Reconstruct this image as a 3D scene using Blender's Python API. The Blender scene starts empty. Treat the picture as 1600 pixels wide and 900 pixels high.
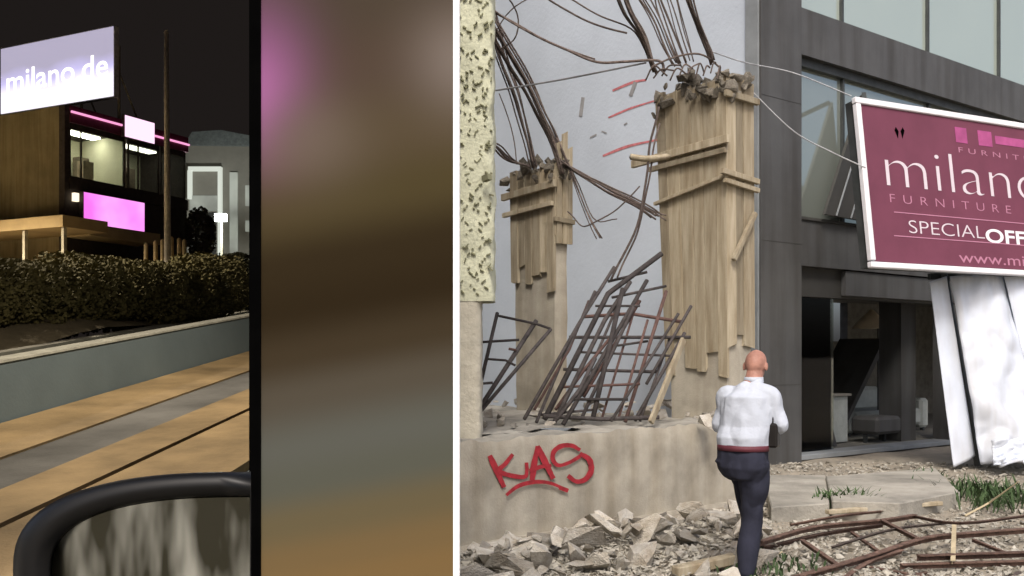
import bpy, bmesh, math, random
from mathutils import Vector, Matrix, noise
random.seed(7)
R = math.radians
sc = bpy.context.scene
col = sc.collection

# ------------------------------------------------------------------ camera
F = 1500.0; HX = 800.0; HY = 555.0; CH = 1.6      # focal length in photo pixels, principal column, horizon row, eye height
cam_d = bpy.data.cameras.new('camera'); cam = bpy.data.objects.new('camera', cam_d); col.objects.link(cam)
cam.location = (0, 0, CH); cam.rotation_euler = (R(90), 0, 0)
cam_d.sensor_width = 36; cam_d.lens = 36 * F / 1600; cam_d.shift_y = (HY - 450) / 1600
cam_d.clip_start = 0.05; cam_d.clip_end = 2000
sc.camera = cam
# ------------------------------------------------------------------ world, sun, exposure (overcast day)
SUN_EL, SUN_AZ = 50, 186         # azimuth: clockwise from +Y
w = bpy.data.worlds.new('World'); sc.world = w; w.use_nodes = True
nt = w.node_tree
sky = nt.nodes.new('ShaderNodeTexSky'); sky.sky_type = 'NISHITA'; sky.sun_disc = False
sky.sun_elevation = R(SUN_EL); sky.sun_rotation = R(SUN_AZ); sky.air_density = 0.7; sky.dust_density = 6.0; sky.ozone_density = 0.6
nt.links.new(sky.outputs[0], nt.nodes['Background'].inputs[0]); nt.nodes['Background'].inputs[1].default_value = 0.15
sl = bpy.data.lights.new('sun', 'SUN'); sl.energy = 1.5; sl.angle = R(14); sl.color = (1, 0.975, 0.94)
so = bpy.data.objects.new('sun', sl); col.objects.link(so)
sd = Vector((math.sin(R(SUN_AZ)) * math.cos(R(SUN_EL)), math.cos(R(SUN_AZ)) * math.cos(R(SUN_EL)), math.sin(R(SUN_EL))))
so.rotation_euler = (-sd).to_track_quat('-Z', 'Y').to_euler(); so.location = sd * 50
sc.view_settings.view_transform = 'Standard'; sc.view_settings.look = 'None'; sc.view_settings.gamma = 1
sc.view_settings.exposure = 0.35
sc.render.engine = 'CYCLES'
try:
    sc.cycles.use_denoising = True; sc.cycles.denoiser = 'OPENIMAGEDENOISE'
except Exception: pass
sc.cycles.max_bounces = 6

# ------------------------------------------------------------------ helpers
def P(x, y, Z):                                   # photo pixel at depth Z -> point in the place
    return Vector(((x - HX) / F * Z, Z, CH - (y - HY) / F * Z))
def G(x, y, h=0.0):                               # photo pixel on level ground of height h
    return P(x, y, F * (CH - h) / (y - HY))
def on_plane(x, y, pt, n):
    o = Vector((0, 0, CH)); d = P(x, y, 1.0) - o
    return o + d * ((pt - o).dot(n) / d.dot(n))

_mats = {}
def mat(name, c, rough=0.8, var=0.25, scale=6.0, bump=0.0, bscale=40.0, metal=0.0, c2=None, rnd=0.0, spec=0.3, stretch=None, emit=None, es=0.0, streak=0.0):
    if name in _mats: return _mats[name]
    m = bpy.data.materials.new(name); m.use_nodes = True; n = m.node_tree.nodes; l = m.node_tree.links
    b = n['Principled BSDF']; b.inputs['Roughness'].default_value = rough; b.inputs['Metallic'].default_value = metal
    b.inputs['Specular IOR Level'].default_value = spec
    tc = n.new('ShaderNodeTexCoord'); src = tc.outputs['Object']
    mp = n.new('ShaderNodeMapping'); l.new(src, mp.inputs[0])
    if stretch: mp.inputs['Scale'].default_value = stretch
    oi = n.new('ShaderNodeObjectInfo')
    ad = n.new('ShaderNodeVectorMath'); ad.operation = 'ADD'; l.new(mp.outputs[0], ad.inputs[0])
    cm = n.new('ShaderNodeCombineXYZ'); mu = n.new('ShaderNodeMath'); mu.operation = 'MULTIPLY'; mu.inputs[1].default_value = 37.0
    l.new(oi.outputs['Random'], mu.inputs[0]); l.new(mu.outputs[0], cm.inputs[0]); l.new(mu.outputs[0], cm.inputs[1]); l.new(cm.outputs[0], ad.inputs[1])
    nz = n.new('ShaderNodeTexNoise'); nz.inputs['Scale'].default_value = scale; nz.inputs['Detail'].default_value = 8; nz.inputs['Roughness'].default_value = 0.62
    l.new(ad.outputs[0], nz.inputs['Vector'])
    cr = n.new('ShaderNodeValToRGB')
    lo = tuple(max(0, v * (1 - var)) for v in c); hi = tuple(min(1, v * (1 + var)) for v in c)
    if c2: hi = c2; lo = c
    cr.color_ramp.elements[0].position = 0.32; cr.color_ramp.elements[1].position = 0.68
    cr.color_ramp.elements[0].color = (*lo, 1); cr.color_ramp.elements[1].color = (*hi, 1)
    l.new(nz.outputs[0], cr.inputs[0]); out = cr.outputs[0]
    if streak:
        wz = n.new('ShaderNodeTexNoise'); wz.inputs['Scale'].default_value = 3.0; wz.inputs['Detail'].default_value = 6
        mp2 = n.new('ShaderNodeMapping'); mp2.inputs['Scale'].default_value = (1.6, 1.6, 0.12); l.new(src, mp2.inputs[0]); l.new(mp2.outputs[0], wz.inputs['Vector'])
        r2 = n.new('ShaderNodeValToRGB'); r2.color_ramp.elements[0].position = 0.42; r2.color_ramp.elements[1].position = 0.7
        r2.color_ramp.elements[0].color = (1, 1, 1, 1); k = 1 - streak; r2.color_ramp.elements[1].color = (k, k * 0.96, k * 0.9, 1)
        l.new(wz.outputs[0], r2.inputs[0])
        mx = n.new('ShaderNodeMix'); mx.data_type = 'RGBA'; mx.blend_type = 'MULTIPLY'; mx.inputs[0].default_value = 1
        l.new(out, mx.inputs[6]); l.new(r2.outputs[0], mx.inputs[7]); out = mx.outputs[2]
    if rnd:
        hs = n.new('ShaderNodeHueSaturation'); mr = n.new('ShaderNodeMapRange'); mr.inputs[3].default_value = 1 - rnd; mr.inputs[4].default_value = 1 + rnd
        l.new(oi.outputs['Random'], mr.inputs[0]); l.new(mr.outputs[0], hs.inputs['Value']); l.new(out, hs.inputs['Color']); out = hs.outputs[0]
    l.new(out, b.inputs['Base Color'])
    if bump:
        bn = n.new('ShaderNodeTexNoise'); bn.inputs['Scale'].default_value = bscale; bn.inputs['Detail'].default_value = 6
        l.new(ad.outputs[0], bn.inputs['Vector'])
        bp = n.new('ShaderNodeBump'); bp.inputs['Strength'].default_value = bump; bp.inputs['Distance'].default_value = 0.02
        l.new(bn.outputs[0], bp.inputs['Height']); l.new(bp.outputs[0], b.inputs['Normal'])
    if emit:
        b.inputs['Emission Color'].default_value = (*emit, 1); b.inputs['Emission Strength'].default_value = es
    _mats[name] = m
    return m

def obj(name, verts, faces, m, parent=None, smooth=False):
    me = bpy.data.meshes.new(name); me.from_pydata([tuple(v) for v in verts], [], faces); me.update()
    me.materials.append(m)
    if smooth:
        for p in me.polygons: p.use_smooth = True
    o = bpy.data.objects.new(name, me); col.objects.link(o)
    if parent: o.parent = parent
    return o
def tag(o, label=None, cat=None, group=None, kind=None):
    if label: o['label'] = label
    if cat: o['category'] = cat
    if group: o['group'] = group
    if kind: o['kind'] = kind
    return o
def thing(name, label, cat, group=None, loc=None):
    o = bpy.data.objects.new(name, None); col.objects.link(o); o.empty_display_size = 0.1
    return tag(o, label, cat, group)

class MB:
    def __init__(s): s.v = []; s.f = []
    def hexa(s, c):                               # 8 corners: 4 bottom ccw, 4 top ccw
        b = len(s.v); s.v += [Vector(p) for p in c]
        s.f += [(b, b+3, b+2, b+1), (b+4, b+5, b+6, b+7)] + [(b+i, b+(i+1) % 4, b+4+(i+1) % 4, b+4+i) for i in range(4)]
        return s
    def box(s, x0, x1, y0, y1, z0, z1, fr=None):
        c = [(x0, y0, z0), (x1, y0, z0), (x1, y1, z0), (x0, y1, z0), (x0, y0, z1), (x1, y0, z1), (x1, y1, z1), (x0, y1, z1)]
        return s.hexa([fr(*p) for p in c] if fr else c)
    def bar(s, a, b, wd, th, up=Vector((0, 0, 1))):  # square bar between two points
        a = Vector(a); b = Vector(b); d = (b - a).normalized(); x = d.cross(up)
        if x.length < 1e-3: x = d.cross(Vector((0, 1, 0)))
        x.normalize(); y = x.cross(d).normalized(); x = x * wd / 2; y = y * th / 2
        return s.hexa([a - x - y, a + x - y, a + x + y, a - x + y, b - x - y, b + x - y, b + x + y, b - x + y])
    def tube(s, pts, r, n=6, caps=True):
        pts = [Vector(p) for p in pts]; k = len(pts); rr = r if isinstance(r, (list, tuple)) else [r] * k
        ref = None; b = len(s.v)
        for i, p in enumerate(pts):
            d = (pts[min(i+1, k-1)] - pts[max(i-1, 0)]).normalized()
            if ref is None:
                ref = d.cross(Vector((0, 0, 1)))
                if ref.length < 0.05: ref = d.cross(Vector((1, 0, 0)))
            ref = (ref - d * ref.dot(d)).normalized(); u = d.cross(ref)
            for j in range(n):
                a = 2 * math.pi * j / n; s.v.append(p + (ref * math.cos(a) + u * math.sin(a)) * rr[i])
        for i in range(k - 1):
            for j in range(n):
                s.f.append((b+i*n+j, b+i*n+(j+1) % n, b+(i+1)*n+(j+1) % n, b+(i+1)*n+j))
        if caps: s.f.append(tuple(b+j for j in reversed(range(n)))); s.f.append(tuple(b+(k-1)*n+j for j in range(n)))
        return s
    def loft(s, rings):                            # rings: (centre, ax vec, ay vec), elliptical
        b = len(s.v); n = 16
        for c, ax, ay in rings:
            for j in range(n):
                a = 2 * math.pi * j / n; s.v.append(Vector(c) + Vector(ax) * math.cos(a) + Vector(ay) * math.sin(a))
        for i in range(len(rings) - 1):
            for j in range(n): s.f.append((b+i*n+j, b+i*n+(j+1) % n, b+(i+1)*n+(j+1) % n, b+(i+1)*n+j))
        s.f.append(tuple(b+j for j in reversed(range(n)))); s.f.append(tuple(b+(len(rings)-1)*n+j for j in range(n)))
        return s
    def prism(s, poly, off):                       # planar polygon extruded by vector off
        b = len(s.v); k = len(poly); off = Vector(off)
        s.v += [Vector(p) for p in poly] + [Vector(p) + off for p in poly]
        s.f += [tuple(range(b, b+k)), tuple(reversed(range(b+k, b+2*k)))] + [(b+(i+1) % k, b+i, b+k+i, b+k+(i+1) % k) for i in range(k)]
        return s
    def build(s, name, m, parent=None, smooth=False, bevel=0.0):
        o = obj(name, s.v, s.f, m, parent, smooth)
        bm = bmesh.new(); bm.from_mesh(o.data); bmesh.ops.recalc_face_normals(bm, faces=bm.faces)
        if bevel: bmesh.ops.bevel(bm, geom=list(bm.edges), offset=bevel, segments=1, affect='EDGES')
        bm.to_mesh(o.data); bm.free()
        return o
def curve_pts(pts, n=6):                           # Catmull-Rom through the points
    pts = [Vector(p) for p in pts]
    if len(pts) < 3: return pts
    q = [pts[0] * 2 - pts[1]] + pts + [pts[-1] * 2 - pts[-2]]; out = []
    for i in range(1, len(q) - 2):
        for k in range(n):
            t = k / n; a, b, c, d = q[i-1], q[i], q[i+1], q[i+2]
            out.append(0.5 * ((2*b) + (c-a)*t + (2*a-5*b+4*c-d)*t*t + (3*b-a-3*c+d)*t**3))
    return out + [pts[-1]]
def grid_sheet(name, fn, nu, nv, m, parent=None, smooth=False, thick=0.0):
    v = [fn(i / nu, j / nv) for j in range(nv + 1) for i in range(nu + 1)]
    f = [(j*(nu+1)+i, j*(nu+1)+i+1, (j+1)*(nu+1)+i+1, (j+1)*(nu+1)+i) for j in range(nv) for i in range(nu)]
    o = obj(name, v, f, m, parent, smooth)
    if thick:
        md = o.modifiers.new('thickness', 'SOLIDIFY'); md.thickness = thick; md.offset = 0
    return o
def nz(v, s=1.0, seed=0.0): return noise.noise(Vector(v) * s + Vector((seed, seed * 1.7, seed * 0.3)))

# ------------------------------------------------------------------ materials
M = dict(
    ground=mat('ground_dust', (0.27, 0.24, 0.19), 0.95, 0.3, 1.3, 0.9, 25),
    concrete=mat('pale_concrete', (0.39, 0.36, 0.295), 0.9, 0.22, 2.6, 0.22, 60, streak=0.25),
    slab=mat('slab_concrete', (0.30, 0.285, 0.245), 0.9, 0.35, 2.0, 0.5, 35),
    chunk=mat('broken_concrete', (0.30, 0.26, 0.20), 0.95, 0.25, 2.2, 0.9, 22, rnd=0.42, c2=(0.50, 0.48, 0.43)),
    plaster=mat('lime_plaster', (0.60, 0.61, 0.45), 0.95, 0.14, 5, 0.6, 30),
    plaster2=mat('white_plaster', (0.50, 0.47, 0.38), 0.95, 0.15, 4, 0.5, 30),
    nick=mat('plaster_nick', (0.23, 0.23, 0.14), 1.0),
    board=mat('weathered_board', (0.28, 0.225, 0.145), 0.9, 0.32, 2.2, 0.6, 50, stretch=(6, 6, 0.6), rnd=0.28, c2=(0.47, 0.415, 0.305)),
    rebar=mat('rebar_steel', (0.125, 0.098, 0.085), 0.85, 0.45, 14, 0.8, 90, metal=0.0, rnd=0.3),
    rust=mat('rusty_steel', (0.125, 0.078, 0.06), 0.85, 0.4, 14, 0.5, 60, rnd=0.25),
    greywall=mat('grey_render', (0.525, 0.585, 0.655), 0.9, 0.10, 0.45, 0.2, 18),
    redpaint=mat('red_spray_paint', (0.33, 0.025, 0.035), 0.7, 0.3, 14),
    redwash=mat('faded_red_paint', (0.55, 0.19, 0.20), 0.9, 0.3, 14),
    dark=mat('dark_cladding', (0.083, 0.084, 0.084), 0.55, 0.2, .8, 0.06, 60, spec=0.35, streak=0.3),
    dark2=mat('charcoal_cladding', (0.055, 0.054, 0.05), 0.6, 0.15, 1.5, 0.06, 60),
    trim=mat('metal_corner_trim', (0.24, 0.26, 0.27), 0.5, 0.15, 3),
    frame=mat('dark_window_frame', (0.05, 0.055, 0.055), 0.5),
    inner=mat('interior_wall', (0.17, 0.165, 0.145), 0.9),
    white=mat('white_painted_metal', (0.60, 0.65, 0.735), 0.35, 0.06, 3, 0.1, 8, streak=0.15, spec=0.5),
    wframe=mat('white_sign_frame', (0.74, 0.74, 0.77), 0.5, 0.08, 6),
    maroon=mat('maroon_vinyl', (0.15, 0.043, 0.072), 0.6, 0.1, 2.0),
    black=mat('black_plastic', (0.0015, 0.0015, 0.0015), 0.9, spec=0.0),
    sofa=mat('pale_upholstery', (0.42, 0.45, 0.42), 0.9, 0.15, 4, 0.3),
    shade=mat('beige_lampshade', (0.82, 0.70, 0.52), 0.9, 0.05),
    skin=mat('skin', (0.36, 0.185, 0.14), 0.55, 0.22, 14, 0.15, 60),
    shirt=mat('white_cotton', (0.46, 0.50, 0.57), 0.9, 0.05, 8, 0.6, 11),
    trouser=mat('navy_wool', (0.022, 0.024, 0.04), 0.9, 0.2, 10, 0.2, 20),
    belt=mat('maroon_leather', (0.10, 0.025, 0.035), 0.6),
    shoe=mat('black_leather', (0.015, 0.013, 0.012), 0.4),
    stalk=mat('dry_stalk', (0.45, 0.38, 0.25), 0.9, 0.2, 8, rnd=0.2),
    leaf=mat('weed_leaf', (0.055, 0.095, 0.035), 0.8, 0.4, 20, rnd=0.3),
)
def glass_mat(name, tint, refl, rough=0.04):
    m = bpy.data.materials.new(name); m.use_nodes = True; b = m.node_tree.nodes['Principled BSDF']
    b.inputs['Base Color'].default_value = (*tint, 1); b.inputs['Metallic'].default_value = refl; b.inputs['Roughness'].default_value = rough
    n = m.node_tree.nodes; l = m.node_tree.links
    tc = n.new('ShaderNodeTexCoord'); t = n.new('ShaderNodeTexNoise'); t.inputs['Scale'].default_value = 0.55; t.inputs['Detail'].default_value = 1
    bp = n.new('ShaderNodeBump'); bp.inputs['Strength'].default_value = 0.25; bp.inputs['Distance'].default_value = 0.15
    l.new(tc.outputs['Object'], t.inputs['Vector']); l.new(t.outputs[0], bp.inputs['Height']); l.new(bp.outputs[0], b.inputs['Normal'])
    return m
M['glass_up'] = glass_mat('reflective_glass', (0.60, 0.68, 0.60), 0.50, 0.10)
M['glass_mid'] = glass_mat('smoked_glass', (0.46, 0.51, 0.46), 0.66)
def clear_glass():
    m = bpy.data.materials.new('shop_window_glass'); m.use_nodes = True; n = m.node_tree.nodes; l = m.node_tree.links
    n.remove(n['Principled BSDF']); o = n['Material Output']
    t = n.new('ShaderNodeBsdfTransparent'); t.inputs[0].default_value = (0.8, 0.83, 0.8, 1)
    g = n.new('ShaderNodeBsdfGlossy'); g.inputs['Roughness'].default_value = 0.03; g.inputs[0].default_value = (0.8, 0.8, 0.8, 1)
    f = n.new('ShaderNodeFresnel'); f.inputs[0].default_value = 1.35
    x = n.new('ShaderNodeMixShader'); l.new(f.outputs[0], x.inputs[0]); l.new(t.outputs[0], x.inputs[1]); l.new(g.outputs[0], x.inputs[2]); l.new(x.outputs[0], o.inputs[0])
    return m
M['clear'] = clear_glass()
def emis(name, c, s, c2=None, scale=2.0):
    m = bpy.data.materials.new(name); m.use_nodes = True; n = m.node_tree.nodes; l = m.node_tree.links
    b = n['Principled BSDF']; b.inputs['Base Color'].default_value = (0.1, 0.1, 0.1, 1); b.inputs['Emission Strength'].default_value = s
    b.inputs['Emission Color'].default_value = (*c, 1)
    if c2:
        tc = n.new('ShaderNodeTexCoord'); t = n.new('ShaderNodeTexNoise'); t.inputs['Scale'].default_value = scale; t.inputs['Detail'].default_value = 3
        r = n.new('ShaderNodeValToRGB'); r.color_ramp.elements[0].position = 0.35; r.color_ramp.elements[1].position = 0.65
        r.color_ramp.elements[0].color = (*c, 1); r.color_ramp.elements[1].color = (*c2, 1)
        l.new(tc.outputs['Object'], t.inputs['Vector']); l.new(t.outputs[0], r.inputs[0]); l.new(r.outputs[0], b.inputs['Emission Color'])
    return m

# ================================================================== DAY PLACE
def ground_h(x, y):
    t = min(1, max(0, (y - 8.5) / 4.5)); rise = 0.14 * t * t * (3 - 2 * t) * min(1, max(0, (x - 1.0) / 2.0))
    return rise
def gfn(u, v):
    x = -3 + 17 * u; y = 4.0 + 14 * v
    e = min(u, 1 - u, v, 1 - v) * 12; e = min(1, e)
    return Vector((x, y, ground_h(x, y) + e * (0.035 * nz((x, y, 0), 1.1) + 0.018 * nz((x, y, 3), 4.0) + 0.01)))
# one ground sheet to the horizon with the fine patch near the ruin cut into it
gv = []; gf = []
NX, NY = 150, 130
for j in range(NY + 1):
    for i in range(NX + 1): gv.append(gfn(i / NX, j / NY))
gf = [(j*(NX+1)+i, j*(NX+1)+i+1, (j+1)*(NX+1)+i+1, (j+1)*(NX+1)+i) for j in range(NY) for i in range(NX)]
b0 = len(gv)
def edge(idx): return [gv[k] for k in idx]
bot = list(range(0, NX + 1)); top = [NY*(NX+1)+i for i in range(NX + 1)]
lef = [j*(NX+1) for j in range(NY + 1)]; rig = [j*(NX+1)+NX for j in range(NY + 1)]
for k in bot: gv.append(Vector((gv[k].x, -300, 0)))
gf += [(b0+i, b0+i+1, bot[i+1], bot[i]) for i in range(NX)]
b1 = len(gv)
for k in top: gv.append(Vector((gv[k].x, 600, 0)))
gf += [(top[i], top[i+1], b1+i+1, b1+i) for i in range(NX)]
b2 = len(gv); ls = [b0] + lef + [b1]
for k in ls: gv.append(Vector((-500, gv[k].y, 0)))
gf += [(b2+i, ls[i], ls[i+1], b2+i+1) for i in range(len(ls) - 1)]
b3 = len(gv); rs = [b0+NX] + rig + [b1+NX]
for k in rs: gv.append(Vector((500, gv[k].y, 0)))
gf += [(rs[i], b3+i, b3+i+1, rs[i+1]) for i in range(len(rs) - 1)]
tag(obj('ground', gv, gf, M['ground'], smooth=True), kind='structure')

# ---- concrete foundation wall with graffiti
W0 = Vector((-0.29, 7.87, 0)); WD = Vector((0.753, 0.658, 0)).normalized(); WN = Vector((WD.y, -WD.x, 0))   # face normal, towards the street
WL0, WL1, WH = -1.15, 3.95, 0.90
fw = thing('foundation_wall', 'low stained concrete foundation wall sprayed with red letters', 'wall')
def wf(u, v):
    s = WL0 + (WL1 - WL0) * u; h = WH * v
    hh = h - (0.05 * max(0, nz((s, 0, 0), 2.3)) + 0.02 * nz((s, 0, 0), 9)) * (v ** 6)
    p = W0 + WD * s + Vector((0, 0, hh)); return p + WN * (0.012 * nz(p, 2.0) + 0.006 * nz(p, 8.0) - 0.02 * (v ** 12))
grid_sheet('face', wf, 150, 24, M['concrete'], fw, True)
def wt(u, v):                                   # broken top, running back under the platform rubble
    s = WL0 + (WL1 - WL0) * u
    p = wf(u, 1.0); q = p - WN * (0.55 * v); q.z = p.z + 0.02 * v * nz((s * 3, v * 3, 1)) * 2 - 0.004
    return q
grid_sheet('broken_top', wt, 150, 8, M['slab'], fw, True)
m_ = MB(); a = W0 + WD * WL1; m_.hexa([a + WN * 0.0, a - WN * 1.9, a - WN * 1.9 - WD * 0.2, a - WD * 0.2] + [p + Vector((0, 0, 0.86)) for p in (a, a - WN * 1.9, a - WN * 1.9 - WD * 0.2, a - WD * 0.2)])
m_.build('return_wall', M['concrete'], fw)
# foot ledge of the wall
m_ = MB(); 
for k in range(14):
    s0 = WL0 + k * 0.33; s1 = s0 + 0.33; n0 = 0.05 + 0.015 * nz((k, 3, 0), .9)
    m_.hexa([W0+WD*s0-WN*0.03, W0+WD*s1-WN*0.03, W0+WD*s1+WN*n0, W0+WD*s0+WN*n0] + [p + Vector((0, 0, 0.06)) for p in (W0+WD*s0-WN*0.03, W0+WD*s1-WN*0.03, W0+WD*s1+WN*(n0-.02), W0+WD*s0+WN*(n0-.02))])
m_.build('foot_ledge', M['concrete'], fw)
WPT = W0 + WN * 0.016
def stroke(pts, wpx, parent, m, plane_pt, plane_n, name='paint_stroke', jit=1.0):
    px = curve_pts([Vector((x, y, 0)) for x, y in pts], 8); k = len(px); L = []; Rr = []
    for i, p in enumerate(px):
        d = (px[min(i+1, k-1)] - px[max(i-1, 0)]).normalized(); nn = Vector((-d.y, d.x, 0))
        t = i / (k - 1); wdt = wpx / 2 * (0.75 + 0.25 * math.sin(math.pi * min(1, t * 1.3))) * (1 + 0.14 * jit * nz((p.x, p.y, 0), 0.25))
        L.append(on_plane(*(p + nn * wdt).xy, plane_pt, plane_n)); Rr.append(on_plane(*(p - nn * wdt).xy, plane_pt, plane_n))
    v = L + Rr; f = [(i, i+1, k+i+1, k+i) for i in range(k - 1)]
    return obj(name, v, f, m, parent)
Zm = lambda pts: [(720 + .311 * x, 620 + .311 * y) for x, y in pts]
off = 0.0
for pts, wd in (([(145, 295), (180, 370), (218, 455)], 10), ([(262, 288), (225, 335), (192, 372), (250, 395), (320, 402), (332, 370), (330, 330)], 7.5),
                ([(358, 420), (368, 340), (388, 248)], 10), ([(384, 248), (425, 330), (465, 412)], 10.5), ([(345, 372), (400, 352), (455, 345)], 7),
                ([(600, 268), (560, 246), (510, 246), (470, 272), (462, 312), (490, 344), (545, 330), (600, 298)], 7.5), ([(598, 285), (645, 315), (655, 370), (625, 415), (580, 425), (538, 396)], 9),
                ([(228, 494), (290, 448), (370, 428), (450, 434), (540, 472)], 6.5), ([(495, 455), (540, 472)], 9)):
    stroke(Zm(pts), wd, fw, M['redpaint'], WPT + WN * off, WN); off += 0.0015

# ---- platform behind the wall
def pf(u, v):
    s = WL0 + (WL1 - 0.25 - WL0) * u; n = -0.45 - 11.0 * v
    p = W0 + WD * s + WN * n
    p.x = max(p.x, -.15 * p.y)
    return Vector((p.x, p.y, 0.885 + 0.05 * nz(p, 1.3) + 0.02 * nz(p, 5)))
pl = grid_sheet('platform', pf, 70, 70, M['slab'], None, True); tag(pl, kind='structure')

# ---- dark glass-fronted shop building (frame: s along front, n out towards street, h up)
C0 = Vector((3.15, 12.6, 0)); FD = Vector((0.8, 0.6, 0)); FN = Vector((0.6, -0.8, 0))
def FP(s, n, h): return C0 + FD * s + FN * n + Vector((0, 0, h))
bd = thing('shop_building', 'dark grey clad shop building with reflective windows and wrecked ground floor', 'building')
def fb(name, m, *b, parent=bd, bevel=0.0): return MB().box(*b, fr=FP).build(name, m, parent, bevel=bevel)
sw = fb('side_wall', M['greywall'], 0.03, 0.28, -12.2, -0.1, 0, 10.5)
fb('corner_pilaster', M['dark'], 0.02, 0.875, -0.1, 0.13, 0, 10.5)
for k in range(5): fb('pilaster_joint', M['dark2'], 0.03, 0.87, 0.126, 0.1325, 1.2 + 1.9 * k, 1.208 + 1.9 * k)
fb('corner_trim', M['trim'], -0.012, 0.02, -0.1, 0.10, 0.3, 10.5)
fb('spandrel_band', M['dark'], 0.875, 12, -0.25, 0.06, 5.72, 6.36)
fb('band_shadow_gap', M['frame'], 0.875, 12, -0.25, -0.02, 5.60, 5.715)
fb('window_sill', M['dark'], 0.875, 12, -0.25, 0.05, 2.83, 3.46)
fb('window_sill_edge', M['dark2'], 0.875, 12, -0.22, 0.075, 3.462, 3.50)
fb('fascia', M['dark2'], 0.875, 12, -0.25, -0.06, 2.42, 2.825)
fb('fascia_step', M['dark'], 2.05, 12, -0.055, 0.02, 2.46, 2.81)
fb('plinth', M['dark2'], 0.875, 12, -0.25, 0.02, 0, 0.16)
fb('door_sill', M['trim'], 0.9, 4.9, -0.25, 0.10, 0.165, 0.235, bevel=0.008)
fb('pier', M['dark'], 4.86, 5.7, -0.25, 0.04, 0.16, 2.42)
MB().hexa([FP(.95, -.5, .24), FP(1.5, -.5, .24), FP(1.5, -.62, .24), FP(.95, -.62, .24), FP(2.0, -.5, 2.4), FP(2.25, -.5, 2.4), FP(2.25, -.62, 2.4), FP(2.0, -.62, 2.4)]).build('slanting_lining', mat('grey_lining', (.16, .16, .15), .9, .3, 2), bd)
fb('floor_slab', M['inner'], 0.3, 12, -4.2, -0.255, 0.0, 0.2)
fb('ceiling', M['inner'], 0.3, 12, -4.2, -0.255, 2.75, 2.9)
# back wall with a window hole
fb('back_wall', M['inner'], 0.3, 6.2, -4.4, -4.21, 0, 10.4); fb('back_wall', M['inner'], 8.4, 12, -4.4, -4.21, 0, 10.4)
fb('back_wall', M['inner'], 6.2, 8.4, -4.4, -4.21, 0, 1.9); fb('back_wall', M['inner'], 6.2, 8.4, -4.4, -4.21, 2.75, 10.4)
fb('back_window_bar', M['frame'], 7.28, 7.34, -4.35, -4.25, 1.9, 2.75)
fb('end_wall', M['dark2'], 12.0, 12.25, -4.4, 0.06, 0, 10.5)
fb('roof', M['dark2'], 0.3, 12, -4.2, -0.26, 10.2, 10.4)
fb('upper_floor', M['inner'], 0.3, 12, -4.2, -0.3, 5.8, 6.1)
# glazing
for s0, s1 in ((0.9, 2.07), (2.11, 4.37), (4.41, 6.66), (6.70, 9.0), (9.04, 11.9)):
    f1 = fb('mullion', M['frame'], s1, s1 + 0.04, -0.16, -0.05, 6.37, 10.45)
    for h0, h1 in ((6.38, 8.4), (8.43, 10.4)): fb('pane', M['glass_up'], s0, s1, -0.14, -0.10, h0, h1)
for s0, s1 in ((0.9, 2.09), (2.13, 4.4), (4.44, 6.7), (6.74, 9.2), (9.24, 11.9)):
    fb('mullion', M['frame'], s1, s1 + 0.04, -0.16, -0.05, 3.5, 5.6)
    fb('pane', M['glass_mid'], s0, s1, -0.14, -0.10, 3.502, 5.6)
fb('shop_window', M['clear'], 0.9, 2.0, -0.155, -0.145, 0.24, 2.415)
fb('inner_column', M['dark'], 4.35, 4.78, -0.9, -0.5, 0.2, 2.75)
# faded red marks and stains on the side wall
SN = -FD; SP = FP(0.025, 0, 0)
sz = lambda X, Y: (940 + X * .3776, Y * .3776)
for pts, wd in (([(45, 375), (130, 340), (185, 330)], 4), ([(28, 487), (120, 448), (225, 415)], 3.2), ([(5, 645), (110, 605), (245, 575)], 4.2)):
    stroke([sz(*p) for p in pts], wd, sw, M['redwash'], SP, SN, 'red_mark')
for pts, wd in (([(907, 182), (911, 152)], 7), ([(985, 150), (993, 128)], 8), ([(922, 215), (932, 210)], 3), ([(975, 195), (980, 192)], 3), ([(940, 205), (948, 208)], 2.5)):
    stroke(pts, wd, sw, mat('wall_stain', (0.30, 0.30, 0.30), 0.95), SP + SN * 0.002, SN, 'stain')

# wreckage and furniture seen inside
def fthing(name, label, cat): return thing(name, label, cat)
sf = thing('sofa', 'pale sofa on the dark shop floor behind the window', 'sofa')
fb('seat', M['sofa'], 4.6, 6.7, -2.4, -1.5, 0.32, 0.62, parent=sf, bevel=0.05)
fb('backrest', M['sofa'], 4.6, 6.7, -2.7, -2.35, 0.32, 1.0, parent=sf, bevel=0.06)
fb('armrest', M['sofa'], 4.35, 4.62, -2.7, -1.5, 0.25, 0.8, parent=sf, bevel=0.05); fb('armrest', M['sofa'], 6.68, 6.95, -2.7, -1.5, 0.25, 0.8, parent=sf, bevel=0.05)
for s in (4.45, 6.8):
    for n in (-2.6, -1.6): fb('leg', M['frame'], s, s + .06, n, n + .06, 0.2, 0.33, parent=sf)
bx = thing('display_cabinet', 'pale boxy cabinet inside the shop near the dark corner', 'cabinet')
fb('carcass', M['sofa'], 2.75, 3.4, -1.3, -0.85, 0.22, 0.95, parent=bx, bevel=0.01); fb('top_board', M['slab'], 2.71, 3.44, -1.34, -0.81, 0.952, 0.99, parent=bx, bevel=0.005)
ot = thing('ottoman', 'low grey padded bench lying on the shop floor by the sill', 'bench')
fb('cushion', M['dark'], 3.6, 4.3, -0.95, -0.45, 0.34, 0.62, parent=ot, bevel=0.05)
for s in (3.66, 4.19): fb('leg', M['frame'], s, s + .05, -0.75, -0.7, 0.2, 0.345, parent=ot)
lp = thing('floor_lamp', 'floor lamp with beige cone shade inside the dark shop', 'lamp')
Lb = FP(4.4, -2.55, 0.2)
Lb = P(1372, 600, 17.2); Lb.z = 0.2
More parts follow.
